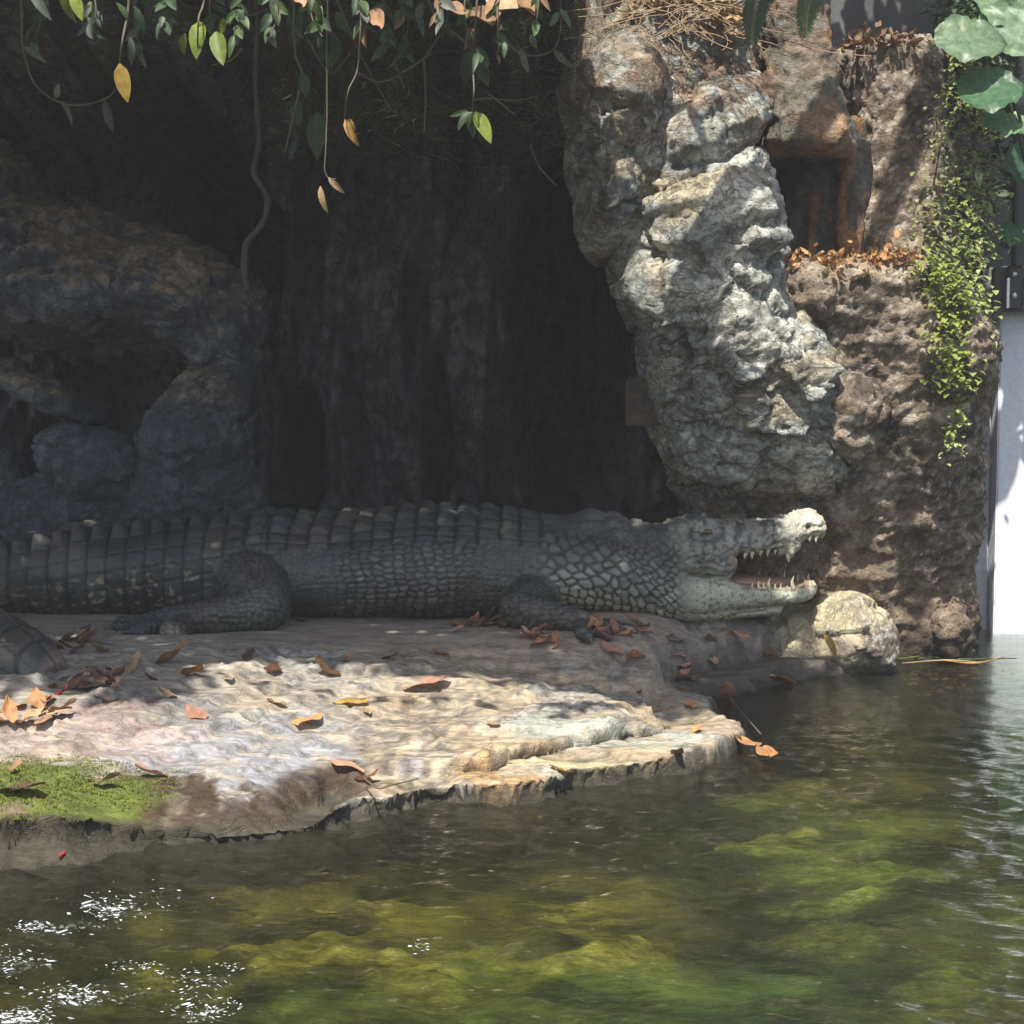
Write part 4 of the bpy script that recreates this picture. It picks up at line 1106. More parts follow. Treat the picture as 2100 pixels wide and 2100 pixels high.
# ------------------------------------------------------------------ fallen leaves, litter, moss, small things
def fallen(px, py, wpx, mat, label, kind='dry', az=None, tilt=None, group='fallen leaves on the ledge', p=None, lift=0.):
    p = p or onledge(px, py)
    Yd = max(p.y, 3.5); size = wpx / FPX * Yd * 1.22
    az = random.uniform(0, 2 * math.pi) if az is None else az
    o = bpy.data.objects.new('fallen_leaf', leaf_mesh(kind, random.randrange(5))); COL.objects.link(o)
    if len(o.data.materials) == 0: o.data.materials.append(mat)
    o.material_slots[0].link = 'OBJECT'; o.material_slots[0].material = mat
    ti = random.uniform(-.12, .12) if tilt is None else tilt * .6
    M = Matrix.Rotation(az, 4, 'Z') @ Matrix.Rotation(ti, 4, 'Y') @ Matrix.Rotation(random.uniform(-.2, .2), 4, 'X') @ Matrix.Scale(size, 4)
    co = [M @ v.co for v in o.data.vertices]
    cx = sum((c.x for c in co), 0.) / len(co); cy = sum((c.y for c in co), 0.) / len(co); zm = min(c.z for c in co)
    o.matrix_basis = Matrix.Translation((p.x - cx, p.y - cy, p.z - zm - .004 + lift)) @ M
    tag(o, label, 'leaf', group)
    return o
FL = [(279, 1376, 62, M_TAN, 'tan-yellow curled leaf on the shaded floor left of the lit slab'), (345, 1364, 84, M_BR, 'long brown leaf edge-on on the shaded floor near the hind foot'), (396, 1385, 64, M_OR, 'orange-brown leaf at the shade line below the hind foot'),
      (217, 1436, 46, M_SAL, 'pale salmon leaf standing point-down left on the grey crust'), (342, 1432, 44, M_BR, 'dark brown upright leaf on the grey crust'), (708, 1357, 42, M_SAL, 'small pinkish leaf standing behind the orange one at the shade line'), (671, 1387, 66, M_OR, 'orange leaf folded at the shade line, middle of the slab'),
      (876, 1410, 92, M_SAL, 'wide curled salmon leaf on the speckled crust in full sun'), (717, 1448, 72, M_YEL, 'flat yellow-orange leaf on the sunlit slab'), (633, 1476, 92, M_OR, 'long thin orange leaf lying across the slab middle'), (568, 1448, 40, M_BR, 'small brown upright leaf next to the long orange one'),
      (400, 1471, 62, M_SAL, 'thin pink leaf at the foot of the grey crust'), (317, 1595, 72, M_SAL, 'large triangular salmon leaf leaning on the moss edge'), (713, 1581, 72, M_SAL, 'pink leaf above the dark cleft'), (752, 1609, 64, M_SAL, 'pink leaf drooping over the front lip of the slab'),
      (907, 1348, 46, M_OR, 'small upright orange leaf on the crust below the belly'), (1306, 1361, 72, M_OR, 'big bright orange cupped leaf at the right end of the slab'), (1254, 1343, 54, M_SAL, 'narrow orange-pink leaf beside the big cupped one'), (1510, 1350, 54, M_OR, 'red-orange oval leaf at the inlet under the chin'),
      (1575, 1350, 48, M_OR, 'small orange leaf right of the oval one at the inlet'), (1461, 1363, 36, M_TAN, 'small beige leaf left of the oval one at the inlet'), (1456, 1328, 44, M_SAL, 'pink leaf standing on the rock below the throat'), (1492, 1439, 78, M_SAL, 'long orange-pink leaf lying on the shallow right of the slab'),
      (1528, 1522, 80, M_OR, 'bright orange leaf caught at the slab tip, upper of two'), (1572, 1540, 72, M_OR, 'bright orange leaf caught at the slab tip, lower of two'), (1311, 1423, 24, M_BR, 'tiny brown leaf scrap on the lit slab edge'), (752, 1460, 26, M_TAN, 'tiny tan leaf scrap in the slab middle'),
      (1415, 1450, 36, M_OR, 'small orange leaf on the slab right corner'), (1430, 1500, 34, M_OR, 'small orange leaf on the lower lip near the tip'), (1150, 1590, 44, M_YEL, 'yellowish wet leaf pressed on the front lip'), (1390, 1560, 40, M_BR, 'wet brown leaf on the front lip near the tip'), (1010, 1485, 30, M_TAN, 'tan scrap near the dark crust patch'),
      (470, 1395, 36, M_BR, 'small brown leaf right of the orange-brown one at the shade line'), (560, 1382, 60, M_SAL, 'flat pinkish leaf on the shade line'), (800, 1352, 40, M_DB, 'dark leaf scrap on the shaded floor'), (510, 1350, 36, M_DB, 'dark twig-like leaf on the shaded floor'), (620, 1275, 30, M_DB, 'tiny dark leaf under the belly')]
for px, py, w_, m_, lb in FL:
    if 1480 < px < 1600 and py > 1500: fallen(px, py, w_, m_, lb, 'dry', p=onz(px, py, .03), tilt=.1)
    elif py < 1365 and px > 1440: fallen(px, py, w_, m_, lb, 'dry', tilt=-.2)
    else: fallen(px, py, w_, m_, lb, random.choice(['dry', 'dry', 'crisp']))
fallen(1603, 1386, 54, M_OR, 'orange leaf floating on the dark water of the inlet', 'broad', .2, 0., p=onz(1603, 1400, .004))
fallen(42, 1632, 84, M_DB, 'grey-brown crumpled leaf on the moss', 'dry', .2, lift=.012, group='fallen leaves on the moss')
fallen(214, 1620, 66, M_BR, 'narrow brown leaf on the moss', 'crisp', -.3, lift=.012, group='fallen leaves on the moss')
fallen(33, 1588, 36, M_BR, 'small brown leaf at the back of the moss', 'dry', 1., lift=.012, group='fallen leaves on the moss')
yl = at(1706, 1322, 6.84)
tag(put_leaf('fallen_leaf', 'narrow', 2, M_YEL, at(1690, 1300, 6.80), at(1722, 1345, 6.77) - at(1690, 1300, 6.80), .115, (0, -1, .5)), 'bright yellow narrow leaf resting on the lit boulder', 'leaf', 'fallen leaves on the ledge')
HEAPS = [(135, 1322, 60, 16, 12, (M_BR, M_TAN, M_DB), 'dry brown leaf in the heap beside the tail', 44), (165, 1408, 90, 14, 12, (M_BR, M_DB, M_SAL), 'dry leaf in the row at the tail tip', 44), (40, 1470, 95, 36, 20, (M_SAL, M_BR, M_OR, M_TAN, M_BR), 'reddish dry leaf in the drift at the left edge', 52),
         (1000, 1283, 95, 10, 20, (M_BR, M_DB, M_SAL, M_BR), 'brown dry leaf in the drift along the belly', 40), (1112, 1318, 62, 16, 11, (M_SAL, M_OR, M_SAL), 'pinkish leaf in the heap below the elbow', 46), (1240, 1304, 75, 14, 11, (M_SAL, M_SAL, M_OR), 'pink leaf in the heap in front of the front foot', 54), (1392, 1385, 44, 26, 9, (M_SAL, M_BR), 'pinkish brown leaf in the heap at the slab end', 44),
         (215, 1390, 60, 10, 6, (M_DB, M_BR), 'dark dry leaf near the tail tip heap', 34)]
CN = {M_BR: 'brown', M_TAN: 'tan', M_DB: 'dark brown', M_SAL: 'salmon', M_OR: 'orange'}
for px, py, rx, ry, n, mats, lb, w_ in HEAPS:
    place = lb[lb.index(' in '):] if ' in ' in lb else lb[lb.index(' near '):]
    for k in range(n):
        m_ = random.choice(mats); kd = random.choice(['dry', 'crisp']); sc = random.uniform(.6, 1.2); dx = random.gauss(0, .55); dy = random.gauss(0, .55)
        side_ = 'left' if dx < -.4 else 'right' if dx > .4 else 'middle'; row_ = 'front' if dy > 0 else 'back'
        fallen(px + dx * rx, py + dy * ry, w_ * sc, m_, ('small ' if sc < .85 else 'large ') + CN[m_] + (' rolled' if kd == 'crisp' else ' flat') + ' leaf, ' + row_ + ' ' + side_ + place.replace(' in the ', ' of the ').replace(' near ', ' near '), kd,
               group='leaves' + place, lift=random.uniform(0, .010), tilt=random.uniform(-.45, .35))
for (px, py, az, lb) in ((128, 1425, .4, 'small red leaf under the tail tip'), (95, 1445, -.4, 'small dark red leaf in the left drift'), (128, 1760, 1.3, 'tiny red petal on the wet rock at the left front')):
    fallen(px, py, 34 if py < 1700 else 24, M_RED, lb, 'crisp', az, group='red leaves at the left')
# twigs lying about
def ground_twig(pts, r, label, z0=None):
    P = []
    for a, b in pts:
        p = onledge(a, b) if z0 is None else onz(a, b, z0); p = p.copy(); p.z += r + .004; P.append(tuple(p))
    P = smoothpath(P, 16); v, f = tube(P, [r * (1 - .4 * k / 15) for k in range(16)], 6)
    tag(obj('fallen_twig', mesh_np('fallen_twig', v, f), M_STEM), label, 'twig', 'twigs on the ledge')
ground_twig([(1425, 1375), (1470, 1400), (1500, 1440), (1560, 1510)], .0035, 'thin dark twig trailing into the water at the slab end', .012)
ground_twig([(745, 1600), (775, 1622), (800, 1616), (858, 1602)], .003, 'thin twig on the front lip below the pink leaf', .09)
ground_twig([(190, 1322), (230, 1326)], .004, 'short dark twig in front of the hind toes')
# leaf litter on the high ledge and on the pillar top
def litter(name, pts, n, size, mats, label, seed, thick=.03):
    r_ = np.random.RandomState(seed); LV, LF = leaf_geo(1, .5, -.6, .5, .3, 5, 3, .05); parts = []
    P = np.array([tuple(at(a, b, y)) for a, b, y in pts])
    for k in range(n):
        t_ = r_.uniform(0, len(P) - 1.001); i = int(t_); q = P[i] + (P[i + 1] - P[i]) * (t_ - i) + np.array([r_.normal(0, .02), abs(r_.normal(0, .10)) - .03, abs(r_.normal(0, thick))])
        M = np.array(Matrix.Rotation(r_.uniform(0, 6.28), 3, 'Z') @ Matrix.Rotation(r_.uniform(-.7, .7), 3, 'Y') @ Matrix.Rotation(r_.uniform(-1, 1), 3, 'X')); sc = size * r_.uniform(.5, 1.3)
        parts.append((q + sc * LV @ M.T, LF))
    V_, F_ = join(parts); o = obj(name, mesh_np(name, V_, F_), mats); o['kind'] = 'stuff'; o['label'] = label
litter('leaf_litter', [(1600, 556, 6.95), (1700, 553, 6.95), (1800, 548, 6.95), (1868, 542, 6.98)], 420, .040, M_LIT, 'orange dead leaves piled along the high brown ledge', 1)
litter('leaf_litter', [(1600, 580, 6.90), (1740, 578, 6.88), (1860, 570, 6.9)], 60, .05, M_TAN, 'pale dead leaf scraps below the high ledge', 2, .02)
litter('leaf_litter', [(1290, 30, 6.88), (1380, 10, 6.84), (1480, 40, 6.84), (1530, 75, 6.88)], 300, .05, M_TAN, 'straw-coloured litter on the pillar head', 3, .06)
litter('leaf_litter', [(1735, 95, 7.6), (1800, 90, 7.6), (1880, 95, 7.6)], 160, .045, M_BR, 'brown litter on top of the crumbly rock wall', 4, .025)
# rootlets on the pillar head
ribs = []; rs = np.random.RandomState(9)
for k in range(46):
    a = at(rs.uniform(1310, 1540), rs.uniform(-30, 70), rs.uniform(6.74, 6.86)); sl = rs.normal(0, .035); P = [a + Vector((sl * q + rs.normal(0, .008), -.006 * q, -.016 * q + .01 * math.sin(q + k))) for q in range(7)]
    ribs.append(tube(smoothpath([tuple(p_) for p_ in P], 12), [.0019] * 12, 4, False))
V_, F_ = join(ribs); o = obj('pillar_rootlets', mesh_np('pillar_rootlets', V_, F_), flat_mat('dry_root', (.30, .21, .13), .9)); o['kind'] = 'stuff'; o['label'] = 'dry rootlets draped over the pillar head'

# moss cushion: thousands of short blades on the hump
rs = np.random.RandomState(11); N_M = 60000
c = onz(90, 1600, .2)
X0 = rs.uniform(-2.2, -.85, 200000); Y0 = rs.uniform(4.2, 5.5, 200000)
ii = np.clip(np.searchsorted(xs, X0), 1, len(xs) - 1); jj = np.clip(np.searchsorted(ys, Y0), 1, len(ys) - 1); Z0 = LV_LEDGE[ii * len(ys) + jj, 2]
qx, qy = proj(np.stack([X0, Y0, Z0], 1)); nn = fbm(np.stack([X0 * 6, Y0 * 6, 0 * X0], 1), 4)
r_ = np.hypot((qx - 60) / 270, (qy - 1608) / 68) + .45 * nn
keep = np.where((r_ < 1.12 - .5 * rs.rand(len(r_)) ** 2) & (Z0 > .03) & (fbm(np.stack([X0 * 14, Y0 * 20, 0 * X0], 1), 3) > -.28 * rs.rand(len(r_)) - .12))[0][:N_M]
b0 = np.stack([X0[keep], Y0[keep], Z0[keep] - .002], 1); n = len(keep)
hgt = rs.uniform(.003, .0095, n) * (1.15 - np.clip(r_[keep], 0, 1) * .6); az = rs.uniform(0, 6.28, n); le = rs.uniform(0, .9, n)
tip = b0 + np.stack([np.cos(az) * hgt * le, np.sin(az) * hgt * le, hgt], 1); sd = np.stack([-np.sin(az), np.cos(az), 0 * az], 1) * .0020
V_ = np.stack([b0 - sd, b0 + sd, tip], 1).reshape(-1, 3); F_ = np.arange(3 * n).reshape(-1, 3)
o = obj('moss', mesh_np('moss', V_, F_), leaf_mat('moss_green', (.13, .17, .022), (.19, .21, .035), .3, .8)); o['kind'] = 'stuff'; o['label'] = 'bright green moss cushion on the left front of the ledge'

# floating reed blades by the brown block
REEDS = [(((1835, 1352), (1900, 1345), (1965, 1346)), M_LIME, 'green reed blade floating at the foot of the brown block, leftmost'), (((1850, 1360), (1940, 1354), (2010, 1358)), M_TAN, 'straw-coloured reed blade floating nearest in the bunch'), (((1900, 1347), (1980, 1352), (2085, 1350)), M_GREEN, 'longest green reed blade floating towards the right edge'), (((1925, 1353), (2000, 1360), (2060, 1347)), M_YEL, 'yellowish reed blade crossing the others on the water')]
for pts, m_, lb in REEDS:
    P = smoothpath([tuple(onz(a, b, .012)) for a, b in pts], 12); v, f = tube(P, [.0045 * (1 - .6 * abs(k - 5.5) / 5.5) for k in range(12)], 5)
    tag(obj('floating_reed', mesh_np('floating_reed', v, f), m_), lb, 'reed', 'reeds floating by the brown block')

# sun glints on the water, put in as small white flakes
rs = np.random.RandomState(21); parts = []
CLUST = [(225, 1865, 60, 26, 90), (30, 1975, 60, 26, 70), (160, 2040, 90, 20, 90), (50, 2085, 70, 16, 90), (420, 2070, 70, 26, 60), (120, 1905, 80, 14, 40), (390, 2010, 60, 22, 30), (60, 1900, 40, 10, 30), (280, 1985, 60, 12, 24), (870, 1940, 26, 14, 10), (330, 1850, 90, 40, 12), (470, 1985, 50, 8, 10)]
for px, py, rx, ry, n in CLUST:
    for k in range(int(n * 1.7)):
        p = onz(px + rs.normal() * rx * .55, py + rs.normal() * ry * .55, .004); r = rs.uniform(.0005, .0013) * (2.2 if rs.rand() < .07 else 1)
        v, f = ellipsoid(p + Vector((0, 0, .002)), (r * rs.uniform(1.2, 6), r * rs.uniform(.8, 1.8), r * .5), (rs.normal(0, .3), rs.normal(0, .3), rs.normal(0, .25)), 7, 5); parts.append((v, f))
V_, F_ = join(parts)
t = NT('glint_white'); fp = t.n('ShaderNodeBsdfPrincipled'); t.set(fp, Base_Color=(.7, .74, .78, 1), Roughness=.15, Specular_IOR_Level=.8)
ft = t.n('ShaderNodeBsdfTransparent'); fm = t.n('ShaderNodeMixShader'); t.l(t.ramp(t.noise(90, 2, .5, t.coords()), [(.35, .15), (.65, .9)]), fm.inputs[0]); t.l(ft.outputs[0], fm.inputs[1]); t.l(fp.outputs[0], fm.inputs[2]); t.l(fm.outputs[0], t.out.inputs['Surface'])
o = obj('sun_glints', mesh_np('sun_glints', V_, F_), t.m); o['kind'] = 'stuff'; o['label'] = 'white sun glints on the water at the lower left, built as tiny flakes'

# ---- concrete wall, panel, post and bracket at the right edge
def box(name, x0, x1, y0, y1, z0, z1, mat, parent=None, bev=.006):
    bm = bmesh.new(); bmesh.ops.create_cube(bm, size=1)
    for v in bm.verts: v.co = Vector((x0 + (v.co.x + .5) * (x1 - x0), y0 + (v.co.y + .5) * (y1 - y0), z0 + (v.co.z + .5) * (z1 - z0)))
    bmesh.ops.bevel(bm, geom=bm.edges[:], offset=bev, segments=2, affect='EDGES')
    me = bpy.data.meshes.new(name); bm.to_mesh(me); bm.free()
    return obj(name, me, mat, parent)
def concrete(name, col, var=.25):
    t = NT(name); a = t.noise(2.2, 6, .65, t.coords((3, 3, .5))); b = t.noise(40, 5, .6, t.coords())
    c = t.mix(col, t.ramp(a, [(.3, 1 - var), (.7, 1 + var)]), 1., 'MULTIPLY'); c = t.mix(c, t.ramp(b, [(.3, .88), (.7, 1.1)]), 1., 'MULTIPLY')
    t.principled(Base_Color=c, Roughness=.75, Normal=t.bump(b, .25, .004), Specular_IOR_Level=.3); return t.m
X1 = at(2046, 900, 7.9).x
tag(box('concrete_wall', X1, 4.5, 7.9, 8.2, -1.3, at(0, 545, 7.9).z, concrete('pale_concrete', (.62, .66, .72), .14)), 'bright pale concrete wall at the right edge above the water', 'wall')
tag(box('wall_shade_strip', at(1960, 900, 8.0).x, X1 - .003, 8.0, 8.3, -1.3, at(0, 590, 8.0).z, concrete('shaded_concrete', (.42, .45, .50), .2)), 'darker left strip of the pale wall, its shade built in as grey concrete', 'pier')  # left part of the wall; its shade is put into this darker grey
tag(box('dark_panel', at(2040, 560, 7.8).x, 4.4, 7.80, 7.86, at(0, 640, 7.8).z, at(0, 548, 7.8).z, flat_mat('dark_panel_paint', (.05, .055, .06), .5)), 'dark grey panel mounted along the top of the pale wall', 'panel')
br = thing('metal_bracket', at(2082, 630, 7.74), 'bright steel bracket with two bolts on the dark panel', 'bracket')
M_STEEL = flat_mat('galvanised_steel', (.55, .56, .58), .35, .15, 60, .1, .002, .9)
b0 = at(2066, 632, 7.77); b1 = at(2098, 545, 7.77)
box('plate', b0.x, b1.x, 7.755, 7.795, b0.z, b1.z, flat_mat('black_plate', (.03, .03, .035), .4), br, .003)
for px in (2063, 2099):
    a = at(px, 632, 7.74); b_ = at(px + 7, 570, 7.74); box('flange', a.x, b_.x, 7.73, 7.75, a.z, b_.z, M_STEEL, br, .002)
for py in (562, 606):
    c = at(2080, py, 7.745); v, f = ellipsoid(c, (.014, .012, .014), None, 12, 8); obj('bolt', mesh_np('bolt', v, f), M_STEEL, br)
tag(box('steel_post', at(2086, 300, 7.7).x, at(2112, 300, 7.7).x, 7.70, 7.76, at(0, 545, 7.7).z, 3.2, flat_mat('black_steel', (.02, .021, .025), .4)), 'black steel post at the right edge behind the leaves', 'post')
tag(box('concrete_backdrop', at(1640, 40, 8.6).x, 4.5, 8.6, 8.9, 0, 4.2, concrete('dark_concrete', (.10, .10, .10), .3)), 'dark grey concrete backdrop wall above the brown rock', 'wall')
# board fixed in the cave mouth
a = at(1283, 873, 7.25); b_ = at(1318, 776, 7.25)
tag(box('wooden_board', a.x, b_.x + .25, 7.25, 7.29, a.z, b_.z, flat_mat('old_wood', (.085, .066, .05), .85, .5, 24, .8, .01)), 'short wooden board end jutting from the pillar into the dark cave', 'board')
# ------------------------------------------------------------------ crocodile
CY = 7.0
def ring(c, hw, zt, zb, right=(0, 1, 0), m=40, p=2.35, flat=0.5):
    zc = zb + (zt - zb) * flat
    out = []
    for k in range(m):
        a = 2 * math.pi * k / m
        ca, sa = math.cos(a), math.sin(a)
        x = math.copysign(abs(ca) ** (2 / p), ca); z = math.copysign(abs(sa) ** (2 / p), sa)
        h = (zt - zc) if z > 0 else (zc - zb)
        out.append((c[0] + right[0] * x * hw, c[1] + right[1] * x * hw, zc + z * h))
    return out

# trunk: photo x, photo y of the back (without scutes), belly z, half width
TR = [(1478, 1092, .235, .150), (1440, 1082, .222, .205), (1400, 1077, .214, .245), (1340, 1078, .222, .290), (1270, 1072, .236, .330), (1200, 1064, .243, .360),
      (1130, 1058, .240, .385), (1060, 1050, .230, .405), (950, 1042, .225, .43), (800, 1050, .222, .44), (650, 1058, .222, .42),
      (520, 1062, .222, .375), (440, 1066, .222, .315), (340, 1072, .222, .275), (220, 1081, .222, .245), (100, 1098, .222, .22), (0, 1112, .222, .20)]
SP = []   # spine x,y, ztop, zbot, halfwidth
for px, py, zb, hw in TR:
    p = at(px, py, CY); SP.append((p.x, CY, p.z, zb, hw))
SP += [(-2.30, 6.92, .515, .222, .185), (-2.58, 6.68, .505, .222, .17), (-2.72, 6.35, .50, .222, .16), (-2.62, 6.02, .50, .222, .15),
       (-2.32, 5.78, .495, .222, .14), (-2.00, 5.63, .485, .222, .13), (-1.74, 5.53, .460, .222, .12), (-1.57, 5.455, .415, .225, .105), (-1.45, 5.40, .350, .228, .085), (-1.385, 5.37, .285, .232, .05)]
SP = smoothpath(SP, 170)
tang = np.gradient(SP[:, :2], axis=0); tang /= np.linalg.norm(tang, axis=1)[:, None]
S_ARC = np.concatenate([[0], np.cumsum(np.linalg.norm(np.diff(SP[:, :2], axis=0), axis=1))])
rings = []
for k in range(len(SP)):
    t = tang[k]; rt = (-t[1], t[0])
    tail = ss(2.0, 2.6, S_ARC[k])
    rings.append(ring(SP[k], SP[k][4], SP[k][2], SP[k][3], rt, p=2.35 - 0.1 * tail, flat=0.47))
trunk = loft(rings)

HY = 6.95
def headloft(rows, m=36, p=2.6, tilt=0.0):
    rr = []
    rows = smoothpath(rows, 60)
    for px, t, b, hw in rows:
        a = at(px, t, HY); c = at(px, b, HY)
        rr.append(ring((a.x, HY, 0), max(hw, .004), a.z, c.z, m=m, p=p, flat=0.5))
    return loft(rr)
UP = [(1330, 1092, 1215, .20), (1360, 1083, 1205, .21), (1395, 1075, 1190, .212), (1440, 1069, 1172, .203), (1475, 1070, 1148, .190), (1500, 1070, 1138, .176), (1530, 1071, 1135, .166),
      (1560, 1069, 1129, .156), (1590, 1066, 1127, .150), (1610, 1062, 1133, .150), (1624, 1056, 1126, .140), (1638, 1051, 1106, .112), (1652, 1048, 1099, .108),
      (1668, 1051, 1099, .108), (1679, 1059, 1098, .09), (1687, 1070, 1090, .045)]
LO = [(1330, 1150, 1262, .21), (1390, 1158, 1264, .225), (1440, 1164, 1261, .215), (1485, 1174, 1253, .20), (1515, 1186, 1247, .183), (1550, 1192, 1242, .163), (1585, 1195, 1239, .143),
      (1615, 1196, 1236, .126), (1642, 1194, 1232, .112), (1658, 1189, 1226, .095), (1667, 1190, 1218, .066), (1673, 1198, 1212, .03)]
THR = [(1350, 1200, 1269, .20), (1420, 1215, 1275, .19), (1470, 1222, 1272, .17), (1500, 1225, 1266, .155), (1550, 1228, 1262, .13), (1590, 1230, 1259, .10), (1603, 1232, 1250, .05)]
pieces = [trunk, headloft(UP), headloft(LO), headloft(THR, p=2.0)]
def hp(px, py, dy): 
    v = at(px, py, HY); return Vector((v.x, HY + dy, v.z))
# jaw hinge flesh, eye domes, skull table, nose knob
for sgn in (-1, 1):
    pieces.append(ellipsoid(hp(1468, 1150, sgn * .15), (.062, .05, .062), None))
    pieces.append(ellipsoid(hp(1436, 1081, sgn * .130), (.066, .060, .041), None))
    pieces.append(ellipsoid(hp(1607, 1116, sgn * .105), (.045, .045, .038), None))
    pieces.append(ellipsoid(hp(1655, 1060, sgn * .040), (.034, .036, .026), None))
    pieces.append(ellipsoid(hp(1500, 1082, sgn * .075), (.09, .022, .018), (0, .1, 0)))
    pieces.append(ellipsoid(hp(1398, 1080, sgn * .11), (.06, .045, .020), None))

LIMBS = []      # list of (points, radii)
def limb(pts):
    P = [at(a, b, y) for a, b, y, r in pts]; Rr = [r for *_, r in pts]
    for p, r in zip(P, Rr):
        p.z = max(p.z, .236 + r * .82)
    LIMBS.append((P, Rr))
    return P, Rr
hind = limb([(490, 1195, 6.86, .135), (515, 1196, 6.68, .128), (535, 1218, 6.55, .112), (543, 1242, 6.46, .096)])
limb([(545, 1242, 6.46, .088), (500, 1254, 6.42, .078), (440, 1262, 6.39, .066), (385, 1272, 6.38, .055)])
limb([(395, 1270, 6.38, .055), (350, 1280, 6.40, .047), (315, 1288, 6.43, .038)])
limb([(388, 1282, 6.36, .042), (368, 1292, 6.28, .037), (350, 1298, 6.20, .034)])
limb([(325, 1288, 6.38, .032), (292, 1298, 6.31, .025), (256, 1304, 6.27, .019)])
limb([(318, 1286, 6.43, .032), (278, 1296, 6.42, .024), (238, 1303, 6.42, .018)])
limb([(318, 1282, 6.49, .032), (280, 1290, 6.53, .022), (246, 1297, 6.57, .016)])
limb([(1120, 1180, 6.84, .120), (1102, 1205, 6.70, .098), (1076, 1230, 6.56, .078), (1060, 1246, 6.48, .066)])
limb([(1060, 1246, 6.48, .066), (1110, 1258, 6.42, .057), (1160, 1268, 6.38, .049), (1195, 1276, 6.36, .044)])
limb([(1190, 1276, 6.36, .044), (1222, 1283, 6.35, .034)])
limb([(1215, 1283, 6.34, .026), (1246, 1291, 6.31, .020), (1280, 1298, 6.29, .014)])
limb([(1208, 1284, 6.31, .026), (1226, 1296, 6.25, .020), (1250, 1306, 6.21, .014)])
limb([(1192, 1284, 6.31, .026), (1194, 1298, 6.24, .020), (1206, 1309, 6.19, .014)])
limb([(1217, 1281, 6.39, .026), (1252, 1286, 6.40, .020), (1287, 1291, 6.41, .014)])
limb([(1210, 1278, 6.42, .025), (1238, 1281, 6.47, .019), (1266, 1284, 6.52, .013)])
nl = len(LIMBS)
for P, Rr in LIMBS[:nl]:
    LIMBS.append(([Vector((p.x, 2 * CY - p.y, p.z)) for p in P], Rr))
for P, Rr in LIMBS:
    n = max(4, 3 * len(P)); Q = smoothpath([tuple(p) + (r,) for p, r in zip(P, Rr)], n)
    pieces.append(tube([q[:3] for q in Q], [q[3] for q in Q], 14))
    for q in (Q[0], Q[-1]): pieces.append(ellipsoid(q[:3], (q[3],) * 3, None, 14, 8))
cme = remesh(pieces, 0.0054, 8)
V = getco(cme); N = getno(cme)
NV = len(V)

# ---- body coordinates
si = np.zeros(NV); lat = np.zeros(NV); idx = np.zeros(NV, int)
for a in range(0, NV, 20000):
    sl = slice(a, a + 20000)
    d = (V[sl, 0][:, None] - SP[None, :, 0]) ** 2 + (V[sl, 1][:, None] - SP[None, :, 1]) ** 2
    k = d.argmin(1); idx[sl] = k
    dx = V[sl, 0] - SP[k, 0]; dy = V[sl, 1] - SP[k, 1]
    si[sl] = S_ARC[k] + dx * tang[k, 0] + dy * tang[k, 1]
    lat[sl] = dx * -tang[k, 1] + dy * tang[k, 0]
zc = SP[idx, 3] + (SP[idx, 2] - SP[idx, 3]) * .47
hw = SP[idx, 4]; hh = (SP[idx, 2] - SP[idx, 3]) * .5
phi = np.arctan2(lat / hw, (V[:, 2] - zc) / hh)        # 0 = mid back, +-pi/2 flanks
vv = np.abs(phi) * (hw + hh) * 0.5
sgn = np.sign(phi)
pxs, pys = proj(np.stack([V[:, 0], np.full(NV, HY), V[:, 2]], 1))   # side view chart (mirrors to both sides)
px_head = 1050 + V[:, 0] * 3675 / 6.98

def limbdist():
    best = np.full(NV, 9.0); lid = np.zeros(NV, int); tt = np.zeros(NV)
    for li, (P, Rr) in enumerate(LIMBS):
        for k in range(len(P) - 1):
            A = np.array(P[k]); B = np.array(P[k + 1]); ab = B - A
            t = np.clip(((V - A) @ ab) / (ab @ ab), 0, 1)
            d = np.linalg.norm(V - A - t[:, None] * ab, axis=1) - (Rr[k] * (1 - t) + Rr[k + 1] * t)
            m = d < best
            best = np.where(m, d, best); lid = np.where(m, li % nl, lid); tt = np.where(m, k + t, tt)
    return best, lid, tt
ld, lid, ltt = limbdist()
# distance outside the trunk ellipse
el = np.sqrt((lat / hw) ** 2 + ((V[:, 2] - zc) / hh) ** 2)
td = (el - 1) * np.minimum(hw, hh)
leg = ss(-.012, .02, td - ld) * (td > -.05)
leg = np.where(px_head > 1320, 0, leg)
head = ss(1372, 1400, px_head + 60 * (pys - 1170) / 100.0 * 0)
jaw_line = 1150 + 0 * pxs
tail = ss(1.55, 1.95, si) * (1 - leg)
neckw = ss(0.62, 0.42, si) * (1 - leg)                 # s: 0 at head .. 
trunkw = (1 - leg)

# ---- scale patterns -> height and groove masks
h = np.zeros(NV); g = np.zeros(NV); tone = np.zeros(NV)
# (a) dorsal scutes, rows across the back
L = 0.079
row = si / L + .10 * fbm(V * 7, 2) + .06 * np.sin(si * 23)
rowf = row - np.floor(row)
rgap = np.minimum(rowf, 1 - rowf) * L
rj = (_hash(np.floor(row).astype(int), (sgn > 0).astype(int), np.zeros(NV, int)) % 1000) / 1000.0
W = 0.054
colm = vv / W + .12 * fbm(V * 8 + 3, 2)
colf = colm - np.floor(colm)
cgap = np.minimum(colf, 1 - colf) * W
ci = np.floor(colm)
cr = (_hash(np.floor(row).astype(int), ci.astype(int) + 31 * (sgn > 0).astype(int), np.ones(NV, int)) % 1000) / 1000.0
plate = ss(0, .011, rgap) * ss(0, .009, cgap)
keel = np.exp(-((colf - .5) * W / .013) ** 2) * ss(.05, .55, rowf) * ss(.98, .80, rowf)
dors = ss(.33, .27, vv + .02 * (cr - .5)) * ss(.58, .78, si) * trunkw * (1 - ss(1.75, 1.95, si))
